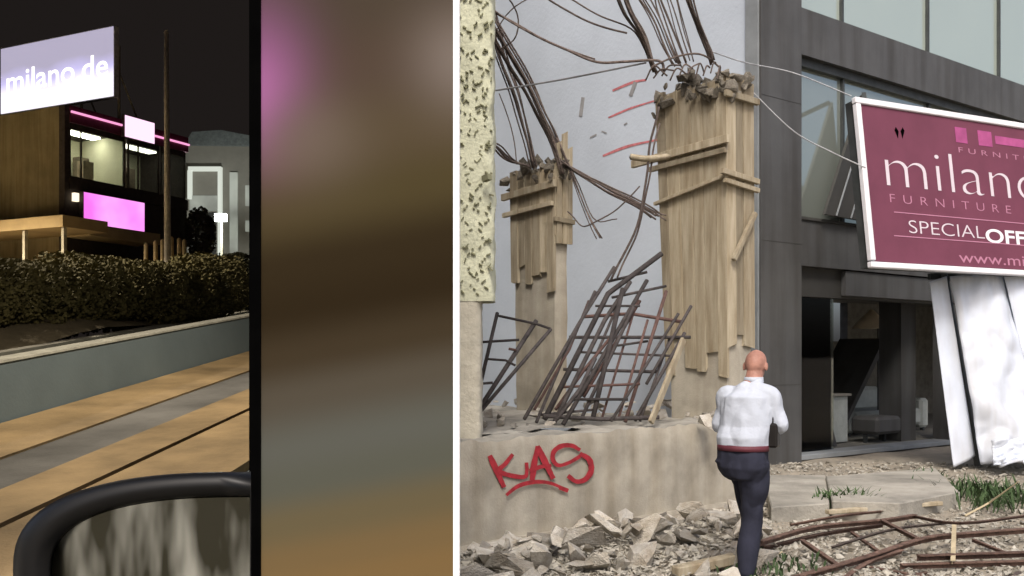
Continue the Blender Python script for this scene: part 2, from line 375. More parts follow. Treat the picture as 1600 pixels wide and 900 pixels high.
MB().tube([Lb, Lb + Vector((0, 0, 0.03))], 0.16, 16).build('base', M['frame'], lp)
MB().tube([Lb + Vector((0, 0, .03)), Lb + Vector((0, 0, 1.95))], 0.016, 8).build('pole', M['frame'], lp)
MB().tube([Lb + Vector((-.12, 0, 1.88)), Lb + Vector((-.12, 0, 2.22))], [0.34, 0.03], 20).build('shade', M['shade'], lp, True)
pn = thing('fallen_panel', 'dark ceiling panel leaning down inside the broken shop window', 'panel')
MB().hexa([FP(0.95, -0.45, 1.35), FP(1.05, -0.45, 1.2), FP(1.15, -2.6, 1.2), FP(1.0, -2.6, 1.35), FP(1.75, -0.45, 2.62), FP(1.9, -0.45, 2.55), FP(2.1, -2.6, 2.55), FP(1.9, -2.6, 2.62)]).build('sheet', M['dark2'], pn)
MB().hexa([FP(2.3, -.6, .21), FP(2.75, -.6, .21), FP(2.85, -.72, .21), FP(2.4, -.72, .21), FP(2.05, -1.5, 2.7), FP(3.0, -1.5, 2.7), FP(3.1, -1.6, 2.7), FP(2.15, -1.6, 2.7)]).build('torn_lining', M['dark2'], pn)
MB().hexa([FP(3.9, -1.4, .21), FP(4.0, -1.4, .21), FP(4.0, -2.3, .21), FP(3.9, -2.3, .21), FP(5.3, -1.4, 1.9), FP(5.4, -1.4, 1.85), FP(5.4, -2.3, 1.85), FP(5.3, -2.3, 1.9)]).build('leaning_slab', M['dark'], pn)
MB().bar(FP(1.02, -0.4, 0.21), FP(1.02, -0.5, 1.3), 0.04, 0.04).build('prop', M['frame'], pn)

# ---- maroon roadside billboard
BE = Vector((0.90, 0.436, 0.0)).normalized(); BH = Vector((BE.y, -BE.x, 0))      # BH: towards the viewer
al = R(7); BU = (Vector((0, 0, 1)) * math.cos(al) - BH * math.sin(al)); BN = BE.cross(BU).normalized()
BO = P(1361, 416, 11.2); BW, BHT = 4.6, 2.02
bb = thing('billboard', 'maroon furniture shop billboard with white frame and thin lettering', 'billboard')
def BP(e, n, u): return BO + BE * e + BN * n + BU * u
MB().box(0, BW, -0.16, 0.0, 0, BHT, fr=BP).build('backing_box', M['frame'], bb)
MB().box(0.06, BW - .06, 0.0, 0.012, 0.06, BHT - .05, fr=BP).build('vinyl_face', M['maroon'], bb)
for a in ((-0.03, BW + .03, -0.03, 0.04, -0.02, 0.05), (-0.03, BW + .03, -0.03, 0.04, BHT - .055, BHT + .02)): MB().box(*a, fr=BP).build('frame_rail', M['wframe'], bb, bevel=0.008)
for a in ((-0.022, 0.055, -0.032, 0.037, 0.067, BHT - .057), (BW - .07, BW + .032, -0.032, 0.037, 0.067, BHT - .057)): MB().box(*a, fr=BP).build('frame_stile', M['wframe'], bb, bevel=0.008)
def b_uv(x, y):
    q = on_plane(x, y, BP(0, 0.014, 0), BN) - BO; return q.dot(BE), q.dot(BU)
def text_mesh(name, body, m, parent, x0, x1, y0, y1, fr, offset=0.0, space=1.0, bold=False):
    cu = bpy.data.curves.new('lettering', 'FONT'); cu.body = body; cu.size = 1; cu.space_character = space; cu.offset = offset; cu.resolution_u = 6
    t = bpy.data.objects.new('tmp', cu); col.objects.link(t); bpy.context.view_layer.update()
    me = bpy.data.meshes.new_from_object(t.evaluated_get(bpy.context.evaluated_depsgraph_get())); bpy.data.objects.remove(t); bpy.data.curves.remove(cu)
    xs = [v.co.x for v in me.vertices]; ys = [v.co.y for v in me.vertices]
    ax, bx_, ay, by = min(xs), max(xs), min(ys), max(ys)
    for v in me.vertices: v.co = fr(x0 + (v.co.x - ax) / (bx_ - ax) * (x1 - x0), 0.0, y0 + (v.co.y - ay) / (by - ay) * (y1 - y0))
    for v, x in zip(me.vertices, xs): pass
    n = len(me.vertices); root_ = list(range(n))
    def find(k):
        while root_[k] != k: root_[k] = root_[root_[k]]; k = root_[k]
        return k
    for e in me.edges: root_[find(e.vertices[0])] = find(e.vertices[1])
    comp = {}
    for k in range(n): comp.setdefault(find(k), []).append(k)
    spans = sorted([min(xs[k] for k in ks), max(xs[k] for k in ks), ks] for ks in comp.values())
    out = []
    for a_, b_, ks in spans:
        if out and a_ < out[-1][1] - .3 * min(b_ - a_, out[-1][1] - out[-1][0]): out[-1][1] = max(out[-1][1], b_); out[-1][2] += ks
        else: out.append([a_, b_, list(ks)])
    for a_, b_, ks in out:                         # each letter its own part
        ix = {k: q for q, k in enumerate(ks)}
        obj('letter', [me.vertices[k].co for k in ks], [tuple(ix[v] for v in p.vertices) for p in me.polygons if p.vertices[0] in ix], m, parent)
    bpy.data.meshes.remove(me)
ink = mat('white_print', (0.62, 0.55, 0.60), 0.6, 0.05); ink2 = mat('pink_print', (0.45, 0.20, 0.29), 0.6, 0.05); ink3 = mat('bright_pink_print', (0.36, 0.075, 0.21), 0.6, 0.2, 5); inkw = mat('bright_white_print', (0.82, 0.8, 0.84), 0.6, 0.03)
BT = lambda n: (lambda x, y, z: BP(x, n, z))
def place(body, m, xl, yb, yt, xr, n, **k):
    e0, v0 = b_uv(xl, yb); _, v1 = b_uv(xl, yt); e1, _ = b_uv(xr, yb)
    return text_mesh('lettering', body, m, bb, e0, e1, v0, v1, BT(n), **k)
place('milano', ink, 1386, 290, 228, 1628, 0.016, offset=-0.019)
place('FURNITURE', ink2, 1391, 316, 303, 1578, 0.016, space=1.9, offset=-0.01)
place('SPECIAL', ink, 1421, 364, 344, 1538, 0.016, offset=-0.012)
place('OFFERS', inkw, 1541, 379, 357, 1655, 0.016, offset=0.022)
place('www.milano', ink2, 1499, 410, 393, 1650, 0.016, offset=0.0)
place('FURNITURE', ink2, 1498, 238, 230, 1640, 0.016, space=1.7, offset=-0.005)
e0, v0 = b_uv(1494, 222); e1, v1 = b_uv(1620, 195)
for a, b_ in ((0, .13), (.26, .42)): MB().box(e0 + (e1-e0)*a, e0 + (e1-e0)*b_, 0.013, 0.016, v0, v0 + .2, fr=BP).build('logo_block', ink3, bb)
MB().box(e0 + (e1-e0)*.46, e1 + .2, 0.013, 0.0155, v0 + .05, v0 + .16, fr=BP).build('logo_bar', ink3, bb)
for y in (332, 369):
    e0, v0 = b_uv(1397, y); MB().box(e0, BW - .5, 0.013, 0.016, v0, v0 + 0.012, fr=BP).build('rule_line', ink2, bb)
for s_ in (-1, 1):
    e0, v0 = b_uv(1406 + s_ * 3.5, 210); MB().prism([BP(e0, .013, v0 - .05), BP(e0 + .045 * s_, .013, v0 + .05), BP(e0 + .02 * s_, .013, v0 + .09), BP(e0 - .02 * s_, .013, v0 + .04)], BN * 0.004).build('torn_hole', M['black'], bb)
# slanted brace sheet behind its left edge and struts back to the building
q0 = FP(2.25, 0.12, 5.35); q1 = FP(1.35, 0.12, 3.55); q2 = FP(2.5, 0.12, 3.53)
MB().prism([q0, q1, q2], FN * 0.05).build('brace_sheet', M['dark2'], bb)
for t in (0.2, 0.5): MB().tube([q0.lerp(q2, t) + FN * .06, q1.lerp(q2, t) + FN * .07], 0.014).build('brace_rod', M['trim'], bb)
MB().bar(BP(0.3, -.1, 1.6), q0 + FN * .06, 0.06, 0.06).build('strut', M['frame'], bb); MB().bar(BP(0.3, -.1, .3), q2 + FN * .06, 0.06, 0.06).build('strut', M['frame'], bb)

# ---- crushed white sign column under the billboard
pyl = thing('sign_column', 'crushed white metal sign column leaning under the maroon billboard', 'sign')
def sheet(tl, tr, br, bl, Zt, Zb, amp, bulge, name, seed, fu=3.0, fv=5.0, thick=0.012):
    nu, nv = 26, 60
    A, B_, C_, D = P(*tl, Zt), P(*tr, Zt + .12), P(*br, Zb + .12), P(*bl, Zb)
    nrm = (B_ - A).cross(D - A).normalized()
    if nrm.y > 0: nrm = -nrm
    def fn(u, v):
        p = A.lerp(B_, u).lerp(D.lerp(C_, u), v)
        cr = nz((u * fu + 3.3 * seed, v * fv + u * 2, seed), 1.0) + .9 * abs(nz((u * fu * 1.1 + v * 2.4, v * fv * 1.3 - u, seed + 4), 1.0)) + .25 * nz((u * 9, v * 20, seed), 1.0) * max(0, v - .5); low = 0.30 + 1.1 * max(0, v - .62)
        edge_ = min(1, 8 * min(u, 1 - u) + .25)
        return p + nrm * (bulge * math.sin(math.pi * u) + amp * cr * low * edge_)
    o = grid_sheet(name, fn, nu, nv, M['white'], pyl, True, 0)
    md = o.modifiers.new('thickness', 'SOLIDIFY'); md.thickness = thick; return o
sheet((1452, 440), (1478, 432), (1522, 712), (1489, 730), 12.35, 12.1, 0.03, 0.02, 'left_strip', 1.2, .8, 4)
sheet((1484, 432), (1566, 432), (1640, 722), (1533, 726), 12.45, 12.0, 0.24, 0.08, 'front_sheet', 5.1, 2.4, 5)
sheet((1568, 430), (1604, 430), (1690, 722), (1636, 724), 12.5, 12.2, 0.04, 0.03, 'right_strip', 3.3, 1, 4)
for x0, x1 in ((1475, 1528), (1568, 1642)): MB().bar(P(x0, 425, 12.62), P(x1, 728, 12.3), 0.05, 0.07).build('steel_post', M['frame'], pyl)
MB().bar(P(1452, 432, 12.7), P(1620, 428, 12.9), 0.08, 0.08).build('top_rail', M['frame'], pyl)
sheet((1548, 690), (1640, 684), (1645, 728), (1552, 728), 11.75, 11.6, 0.30, 0.02, 'crumpled_skirt', 8.8, 6, 3)

# ---- formwork pillars
def pillar(label, N, b, a, h0, h1, flare, leanx, nb, seed, boards_from, cleats):
    rd = random.Random(seed)
    t = thing('formwork_pillar', label, 'pillar', 'unfinished concrete pillars')
    pdir = Vector((-0.6, 0.8, 0)); ddir = Vector((0.8, 0.6, 0))
    def PP(x, y, z):        # x along the side facing left-front (0 at near corner), y along right-hand side, z height
        k = (z - h0) / (h1 - h0)
        return N + pdir * (x * (1 + flare * k)) + ddir * y + Vector((leanx * k, 0, z))
    core = MB()
    nz_ = 18
    rings = []
    for i in range(nz_ + 1):
        z = h0 + (h1 - h0 - .03) * i / nz_
        for (x, y) in ((0.035, 0.035), (b - .035, 0.035), (b - .035, a - .035), (0.035, a - .035)):
            p = PP(x, y, z); core.v.append(p + Vector((nz(p, 3), nz(p + Vector((5, 0, 0)), 3), 0)) * 0.015)
        if i:
            q = (i - 1) * 4
            for j in range(4): core.f.append((q + j, q + (j + 1) % 4, q + 4 + (j + 1) % 4, q + 4 + j))
    core.f.append((nz_*4, nz_*4+1, nz_*4+2, nz_*4+3)); core.build('concrete_core', M['concrete'], t)
    # vertical boards on the two visible faces, each its own plank with a ragged foot
    def vboards(L, face, n, lo):
        x = 0.0; wds = [rd.uniform(.7, 1.3) for _ in range(n)]; sm = sum(wds)
        for q in wds:
            w_ = L * q / sm; z0 = lo(x / L, rd); z1 = h1 - rd.uniform(0.0, .10); o_ = rd.uniform(0, .016); tk = 0.03
            g = rd.uniform(.001, .005); tw = rd.uniform(-.008, .008)
            c = []
            for z in (z0, z1):
                for (xx, oo) in ((x + g, -o_ - tk + .035), (x + w_ - g, -o_ - tk + .035 + tw), (x + w_ - g, .034), (x + g, .034)):
                    zz = z + (rd.uniform(-.03, .03)); c.append(PP(xx, oo, zz) if face == 0 else PP(oo, xx, zz))
            MB().hexa(c).build('board', M['board'], t); x += w_
    vboards(b, 0, nb, boards_from[0]); vboards(a, 1, 3, boards_from[1])
    for (face, x0, z0_, x1, z1_, wd, proud) in cleats:
        f = (lambda x, z, o: PP(x, -o, z)) if face == 0 else (lambda x, z, o: PP(-o, x, z))
        A = f(x0, z0_, proud); B_ = f(x1, z1_, proud)
        MB().bar(A, B_, 0.05 if abs(x1 - x0) > .05 else 0.05, wd).build('cleat', M['board'], t, bevel=0.004)
    return t, PP
pA, PPA = pillar('tall formwork pillar beside the dark building corner, larger of the two', P(1137, 555, 10.6).xy.to_3d(), 0.90, 0.47, 0.86, 4.72, 0.20, -0.02, 6, 3,
    (lambda t, rd: 1.35 + .55 * rd.random() ** 2, lambda t, rd: rd.uniform(1.7, 1.9)),
    [(0, -0.05, 3.98, 1.25, 3.93, 0.09, .035), (0, -0.02, 3.86, 1.0, 3.82, 0.06, .032), (0, -0.02, 3.58, 0.95, 3.40, 0.04, .03), (1, -.06, 4.48, .50, 4.46, 0.07, .035), (1, -.12, 3.62, .50, 3.56, 0.06, .035), (1, -.08, 3.52, .50, 3.46, 0.05, .035), (1, .05, 2.65, .42, 3.2, 0.05, .05)])
pB, PPB = pillar('shorter formwork pillar standing behind the speckled column', P(866, 555, 12.0).xy.to_3d(), 0.86, 0.27, 0.86, 4.02, 0.08, 0.0, 6, 11,
    (lambda t, rd: rd.uniform(2.3, 2.9), lambda t, rd: rd.uniform(2.9, 3.2)),
    [(0, -0.06, 3.74, 0.98, 3.70, 0.09, .035), (0, 0.0, 3.50, 0.97, 3.46, 0.06, .032), (1, -.03, 3.3, .3, 3.28, 0.06, .03)])
# taller plank ends at the right of pillar B
for k, (y, z) in enumerate(((0.02, 4.25), (0.12, 4.38), (0.2, 4.2))):
    MB().hexa([PPB(-.03, y, 3.0), PPB(-.03, y + .075, 3.0), PPB(.0, y + .075, 3.0), PPB(.0, y, 3.0), PPB(-.03, y, z), PPB(-.03, y + .075, z + .04), PPB(.0, y + .075, z), PPB(.0, y, z)]).build('board', M['board'], pB)
# broken concrete crowns
def chunk_mesh(name, sx, sy, sz_, seed, n=13):
    rd = random.Random(seed); bm = bmesh.new()
    for _ in range(n):
        v = Vector((rd.uniform(-1, 1), rd.uniform(-1, 1), rd.uniform(-1, 1)))
        m_ = max(abs(c) for c in v); v = v / m_ * rd.uniform(.75, 1.0); bm.verts.new((v.x * sx / 2, v.y * sy / 2, v.z * sz_ / 2))
    r = bmesh.ops.convex_hull(bm, input=bm.verts[:])
    for g in [g for g in bm.verts if not g.link_faces]: bm.verts.remove(g)
    bmesh.ops.recalc_face_normals(bm, faces=bm.faces)
    me = bpy.data.meshes.new(name); bm.to_mesh(me); bm.free(); me.materials.append(M['chunk']); return me
CH_ME = [chunk_mesh('concrete_chunk', 1.0, random.uniform(.6, .9), random.uniform(.35, .65), 40 + i) for i in range(9)]
crown_m = mat('crumbled_concrete', (0.2, 0.18, 0.145), 0.95, 0.35, 9, 0.8, 30, rnd=0.3)
CROWN = [chunk_mesh('crumbled_concrete', 1.0, .8, .6, 90 + i) for i in range(4)]
for me in CROWN: me.materials.clear(); me.materials.append(crown_m)
for PPx, par, b_, a_, zt, n in ((PPA, pA, .9, .47, 4.72, 120), (PPB, pB, .86, .27, 4.0, 45)):
    for k in range(n):
        o = bpy.data.objects.new('crumbled_concrete', random.choice(CROWN)); col.objects.link(o); o.parent = par
        x = random.uniform(-.05, b_ + .10); y = random.uniform(-.09, a_); o.location = PPx(x, y, zt + random.uniform(-.26, .03) + 0.08 * math.sin(3.1 * x / b_))
        s = random.uniform(.07, .22); o.scale = (s, s, s * .8); o.rotation_euler = [random.uniform(0, 6) for _ in range(3)]

# ---- bars sticking out of the pillar tops (each bar a part)
def bar(par, pts, r=0.012, name='rebar', m=None, n=6, sub=6):
    q = curve_pts([P(*p) for p in pts], sub)
    if m is None: r *= .78; q = [p + Vector((nz(p, 1.7), nz(p + Vector((9, 0, 0)), 1.7), nz(p + Vector((0, 9, 0)), 1.7))) * .05 for p in q]
    return MB().tube(q, r, n).build(name, m or M['rebar'], par, True)
def bundle(par, pts, k, spread, r, seed):
    rd = random.Random(seed)
    for i in range(k):
        o1 = rd.uniform(-1, 1); o2 = rd.uniform(-1, 1)
        q = []
        for j, (x, y, z) in enumerate(pts):
            f = 0.4 + 0.9 * j / (len(pts) - 1); q.append((x + spread * o1 * f + rd.uniform(-2, 2), y + spread * .4 * o2 * f + rd.uniform(-2, 2), z + .15 * o2))
        bar(par, q, r * rd.uniform(.8, 1.15))
bundle(pB, [(884, 275, 12.05), (862, 200, 12.0), (815, 110, 11.7), (768, 35, 11.4), (735, -40, 11.2)], 12, 15, 0.016, 1)
bundle(pB, [(835, 262, 12.05), (810, 170, 12.0), (783, 90, 11.9), (762, 20, 11.6), (748, -30, 11.4)], 6, 12, 0.014, 2)
bundle(pB, [(878, 255, 12.0), (905, 268, 11.7), (955, 298, 11.3), (1010, 325, 11.0), (1032, 336, 10.9)], 8, 10, 0.013, 3)
bundle(pB, [(825, 262, 12.0), (800, 250, 11.8), (778, 232, 11.5), (757, 222, 11.3)], 5, 12, 0.013, 4)
bundle(pB, [(872, 215, 12.0), (905, 300, 11.6), (940, 372, 11.4)], 3, 9, 0.011, 5)
bar(pB, [(885, 330, 12.05), (915, 354, 11.6), (960, 335, 11.2), (995, 290, 11.0)], 0.011)
bar(pB, [(805, 258, 12.1), (795, 190, 12.0), (781, 145, 11.9)], 0.01); bar(pB, [(892, 260, 12.0), (930, 340, 11.6), (967, 345, 11.4)], 0.01)
bar(pB, [(770, 20, 11.2), (850, 62, 11.0), (925, 92, 10.8), (975, 95, 10.7), (1030, 92, 10.7), (1040, 108, 10.75)], 0.02); bar(pB, [(752, 2, 11.2), (800, 38, 11.1), (868, 70, 11.0), (930, 90, 10.9)], 0.013)
bar(pB, [(835, -15, 10.9), (880, 14, 10.9), (930, 36, 10.8), (980, 52, 10.75)], 0.014); bar(pB, [(870, -12, 10.9), (935, 20, 10.85), (985, 46, 10.8), (1010, 80, 10.8)], 0.012)
bar(pB, [(790, -10, 11), (812, 28, 11.2), (806, 60, 11.3), (780, 78, 11.4)], 0.012); bar(pB, [(860, -15, 11), (800, 20, 11.2), (760, 70, 11.4)], 0.009)
bundle(pA, [(1028, 112, 10.9), (1006, 65, 10.8), (982, 22, 10.7), (962, -30, 10.6)], 8, 8, 0.016, 6)
bundle(pA, [(1060, 100, 10.9), (1040, 55, 10.8), (1012, 5, 10.7), (1000, -30, 10.6)], 7, 20, 0.012, 7)
bundle(pA, [(1112, 98, 10.8), (1098, 50, 10.7), (1080, 0, 10.6), (1072, -30, 10.5)], 7, 9, 0.016, 8)
bundle(pA, [(1075, 95, 10.9), (1062, 50, 10.8), (1040, 0, 10.7), (1030, -30, 10.6)], 6, 24, 0.010, 9)
bar(pA, [(1125, 108, 10.8), (1090, 84, 10.7), (1050, 88, 10.7), (1020, 102, 10.7)], 0.014)
for k in range(10): bar(pA, [(1012 + k * 12, 124 - 4 * (k % 3), 10.75 - .02 * k), (1024 + k * 11, 100 + 5 * (k % 2), 10.68), (1044 + k * 9, 116 - 8 * (k % 3), 10.7)], 0.012)
bar(pA, [(1028, 165, 10.6), (1018, 225, 10.5), (1004, 310, 10.4), (980, 390, 10.3), (958, 440, 10.2)], 0.019); bar(pA, [(1030, 190, 10.6), (1012, 290, 10.5), (990, 375, 10.4), (968, 436, 10.25)], 0.013)
bar(pA, [(985, 245, 10.4), (1012, 248, 10.45), (1045, 244, 10.55)], 0.035, 'plank_end', M['board'], 4)

# ---- thin cables
def cable(label, pts, r, m, n=10):
    o = MB().tube(curve_pts([P(*p) for p in pts], n), r, 5).build('cable', m, None, True); return tag(o, label, 'cable')
wire = mat('grey_cable', (0.13, 0.13, 0.13), 0.7); wirel = mat('pale_cable', (0.42, 0.43, 0.44), 0.7)
cable('thin dark cable strung across the grey side wall', [(700, 156, 10.8), (760, 144, 10.9), (880, 124, 11.0), (1010, 98, 10.95)], 0.011, wire)
cable('pale cable running from the pillar top across the dark pilaster', [(1110, 80, 10.7), (1165, 98, 11.8), (1240, 114, 12.6), (1330, 150, 11.4)], 0.008, wirel)
cable('pale cable dropping diagonally over the dark pilaster to the billboard', [(1172, 140, 10.9), (1240, 205, 11.0), (1300, 238, 11.2), (1352, 262, 11.3)], 0.008, wirel)

# ---- leaning rebar mats
def matt(label, bars, seed):
    t = thing('rebar_mat', label, 'rebar', 'leaning rebar mats'); rd = random.Random(seed)
    for (pts, r, mm) in bars:
        q = [(x, y, Zr(y) + rd.uniform(-.05, .05)) for x, y in pts]
        MB().tube([P(*p) for p in q], r * 1.2, 6).build('bar', mat('mat_' + mm, (0.06, 0.052, 0.05) if mm == 'rebar' else (0.11, 0.065, 0.055), .85, .4, 12, .6, 80, rnd=.3), t, True)
Zr = lambda y: 9.55 + (662 - y) / 260 * 0.9
matt('large tangle of dark rebar grid leaning against the tall pillar', [
    ([(819, 655), (905, 505), (960, 417)], .016, 'rebar'), ([(851, 655), (950, 459), (1034, 396)], .024, 'rebar'), ([(838, 660), (880, 560), (930, 455)], .015, 'rebar'),
    ([(880, 663), (1011, 438)], .019, 'rebar'), ([(866, 660), (945, 500), (985, 440)], .02, 'rebar'), ([(927, 651), (973, 451)], .024, 'rebar'), ([(912, 620), (1000, 470)], .014, 'rust'),
    ([(977, 659), (1041, 455)], .018, 'rust'), ([(966, 655), (1012, 500)], .013, 'rust'), ([(992, 657), (1070, 520)], .016, 'rebar'), ([(1010, 600), (1080, 478)], .014, 'rebar'),
    ([(950, 440), (1011, 425)], .014, 'rebar'), ([(956, 465), (1041, 447)], .014, 'rebar'), ([(910, 495), (985, 490), (1066, 503)], .017, 'rust'), ([(889, 527), (1079, 527)], .017, 'rebar'),
    ([(880, 577), (1028, 581)], .016, 'rebar'), ([(897, 624), (981, 624)], .014, 'rebar'), ([(965, 540), (1012, 533)], .012, 'rebar'), ([(850, 650), (940, 655), (1030, 652)], .02, 'rebar'),
    ([(930, 560), (905, 610), (870, 655)], .018, 'rebar'), ([(960, 520), (915, 575), (868, 640)], .014, 'rust'), ([(845, 648), (930, 640)], .012, 'rebar'), ([(895, 640), (968, 470)], .013, 'rebar'), ([(908, 655), (990, 480)], .016, 'rebar'), ([(940, 655), (1000, 455)], .012, 'rust'), ([(900, 550), (1050, 556)], .012, 'rebar'), ([(872, 605), (1000, 600)], .013, 'rust'), ([(930, 478), (1000, 478)], .012, 'rebar'), ([(955, 658), (1060, 490)], .013, 'rebar'), ([(1000, 658), (1046, 530)], .012, 'rebar'), ([(835, 640), (890, 545), (920, 470)], .012, 'rust')], 3)
matt('small twisted rebar frame left behind the speckled column', [
    ([(748, 640), (838, 501)], .02, 'rebar'), ([(748, 646), (861, 514)], .016, 'rebar'), ([(752, 595), (777, 489)], .018, 'rebar'), ([(777, 493), (838, 506), (861, 514)], .013, 'rebar'),
    ([(745, 535), (811, 531)], .013, 'rebar'), ([(762, 561), (790, 563), (805, 571)], .012, 'rebar'), ([(745, 600), (770, 598)], .013, 'rebar'), ([(795, 545), (806, 547)], .013, 'rust')], 5)
t = tag(MB().bar(P(1017, 660, 9.5), P(1068, 530, 9.95), 0.035, 0.07).build('loose_plank', M['board'], None, bevel=.004), 'pale narrow plank leaning at the right of the rebar grid', 'plank')

# ---- speckled plaster column at the left of the ruin
sp = thing('plaster_column', 'tall lime plaster column speckled with dark nicks', 'column')
X1t = P(772, 0, 8.3).x; X1b = P(752, 600, 8.3).x; X0 = P(700, 0, 8.3).x - .05
def colfn(z0, z1, xr, m, name, amp, yb):
    nzv = 40; nuv = 20
    def fn(u, v):
        a = 2 * math.pi * u; z = z0 + (z1 - z0) * v; hx = (xr - X0) / 2; hy = 0.22
        c = abs(math.cos(a)) ** .35 * math.copysign(1, math.cos(a)); s = abs(math.sin(a)) ** .35 * math.copysign(1, math.sin(a))
        p = Vector(((xr + X0) / 2 + hx * c, yb + hy * s, z)); k = amp * (nz(p, 5) + .6 * nz(p, 14))
        return p + Vector((c, s, 0)) * k
    return grid_sheet(name, fn, nuv * 3, nzv * 2, m, sp, True)
ZS = CH - (470 - HY) / F * 8.3
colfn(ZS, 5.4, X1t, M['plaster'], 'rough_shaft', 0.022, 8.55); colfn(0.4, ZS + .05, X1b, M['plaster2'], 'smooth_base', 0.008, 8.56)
nm = MB(); rd = random.Random(4)
for k in range(270):
    x = rd.uniform(X0 + .04, X1t - .02); z = rd.uniform(ZS + .06, 5.1); y = 8.55 - .222; L_ = rd.uniform(.015, .045); a = rd.choice((-.5, -.35, .6, -.6, 1.2)) + rd.uniform(-.3, .3)
    A = Vector((x - L_ * math.cos(a) / 2, y, z - L_ * math.sin(a) / 2)); B_ = Vector((x + L_ * math.cos(a) / 2, y, z + L_ * math.sin(a) / 2))
    o = MB().bar(A, B_, 0.03, rd.uniform(.006, .013)).build('nick', M['nick'], sp)
MB().bar(P(756, 280, 8.25), P(765, 276, 8.2), .05, .05).build('stub', M['nick'], sp)

# ---- apron slabs near the building
def slab_obj(label, poly, h, th):
    o = MB().prism([Vector((p.x, p.y, h)) for p in poly], (0, 0, -th)).build('concrete_slab', M['slab'], None, bevel=.012); return tag(o, label, 'slab')
slab_obj('broad pale concrete slab under the shop sill', [G(1290, 744, .2), G(1462, 731, .2), G(1500, 768, .2), G(1405, 786, .2), G(1300, 782, .2)], .2, .22)
slab_obj('worn concrete step beside the dark pilaster', [G(1192, 742, .17), G(1290, 742, .17), G(1296, 786, .17), G(1205, 792, .17)], .17, .2)

# ---- rubble
def put_chunk(p, size, label, group, seed, zs=1.0, sink=.3):
    rd = random.Random(seed); o = bpy.data.objects.new('concrete_chunk', CH_ME[seed % len(CH_ME)]); col.objects.link(o)
    o.scale = (size, size * rd.uniform(.7, 1), size * rd.uniform(.7, 1.1) * zs); o.rotation_euler = (rd.uniform(-.7, .7), rd.uniform(-.7, .7), rd.uniform(0, 6.28))
    o.location = (p.x, p.y, p.z + size * .25 * (1 - sink)); return tag(o, label, 'rubble', group)
big = [(965, 815, .42, 'tall pointed white concrete slab propped in the rubble', 1.9), (905, 822, .40, 'flat beige concrete slab tilted against its neighbours', .8), (1075, 835, .36, 'broad pale chunk lying below the wall right of the letters', .7),
       (1035, 838, .2, 'small bright white block in front of the pale chunk', 1.0), (760, 862, .36, 'greenish white chunk at the foot of the speckled column', .8), (1000, 868, .44, 'large light grey slab at the middle of the rubble pile', .8),
       (1140, 800, .3, 'rounded grey chunk touching the wall behind the standing man', .9), (840, 850, .34, 'dull brown chunk with a sharp edge below the underline stroke', .7), (930, 880, .4, 'broad grey chunk at the bottom edge of the rubble', .7)]
for i, (x, y, s, lb, zs) in enumerate(big): put_chunk(G(x, y + 10, .05), s, lb, 'concrete rubble below the graffiti wall', 300 + i, zs, .5)
put_chunk(P(1104, 672, 9.65), .26, 'squarish pale block resting on the right end of the wall', 'concrete rubble on the wall', 322, 1.2, -.2)
rd = random.Random(21); SM = 'small broken concrete chunk in the rubble pile below the graffiti wall'
k = 0
while k < 175:
    x = rd.uniform(690, 1190); base = 868 - (x - 745) * .172
    y = base + 4 + abs(rd.gauss(0, 34)) if rd.random() < .8 else rd.uniform(base, 915)
    if y > 935: continue
    dens = (y - base) / 90
    p = G(x, y, .03); hp = .10 * math.exp(-((y - base - 25) / 40) ** 2)
    sz_k = rd.choice((.05, .06, .07, .09, .12, .16, .22, .3, .36)) * rd.uniform(.8, 1.2)
    SM = ('pebble-sized' if sz_k < .085 else 'fist-sized' if sz_k < .14 else 'brick-sized' if sz_k < .24 else 'large') + ' concrete chunk ' + ('at the foot of the speckled column' if x < 770 else 'under the red letter K' if x < 825 else 'under the red letter A' if x < 870 else 'under the red letter S' if x < 935 else 'right of the red letters' if x < 1030 else 'left of the man' if x < 1130 else 'beside the trouser legs') + (', close to the wall' if y < base + 30 else ', away from the wall')
    put_chunk(p + Vector((0, 0, hp)), sz_k, SM, 'concrete rubble below the graffiti wall', 1000 + k, rd.uniform(.6, 1.1), .6); k += 1
SR = 'small stone lying on the dusty ground among the steel scrap'
for k in range(60):
    x = rd.uniform(1180, 1640); y = rd.uniform(800, 920); sz_k = rd.choice((.04, .06, .08, .12)); SR = ('tiny' if sz_k < .07 else 'fist-sized') + ' stone on the ground among the steel scrap, ' + ('near the man' if x < 1290 else 'below the shop opening' if x < 1450 else 'below the crushed sign') + (', in front' if y > 860 else ', further back')
    put_chunk(G(x, y, .0) + Vector((0, 0, .01)), sz_k,  SR, 'stones among the steel scrap', 2000 + k, .7, .4)
SP_ = 'small rubble piece scattered on top of the foundation platform'
for k in range(80):
    x = rd.uniform(750, 1120); y = rd.uniform(628, 672 - (x - 750) * .05)
    p = G(x, y, .9)
    if (p - W0).dot(WN) > -.15: continue
    sz_k = rd.choice((.06, .09, .12, .18, .24)); SP_ = ('small' if sz_k < .1 else 'fist-sized' if sz_k < .15 else 'large') + ' rubble piece on the platform ' + ('beside the small rebar frame' if x < 850 else 'under the large rebar tangle' if x < 1030 else 'at the foot of the tall pillar')
    put_chunk(p, sz_k, SP_, 'rubble on the platform', 3000 + k, .7, .3)
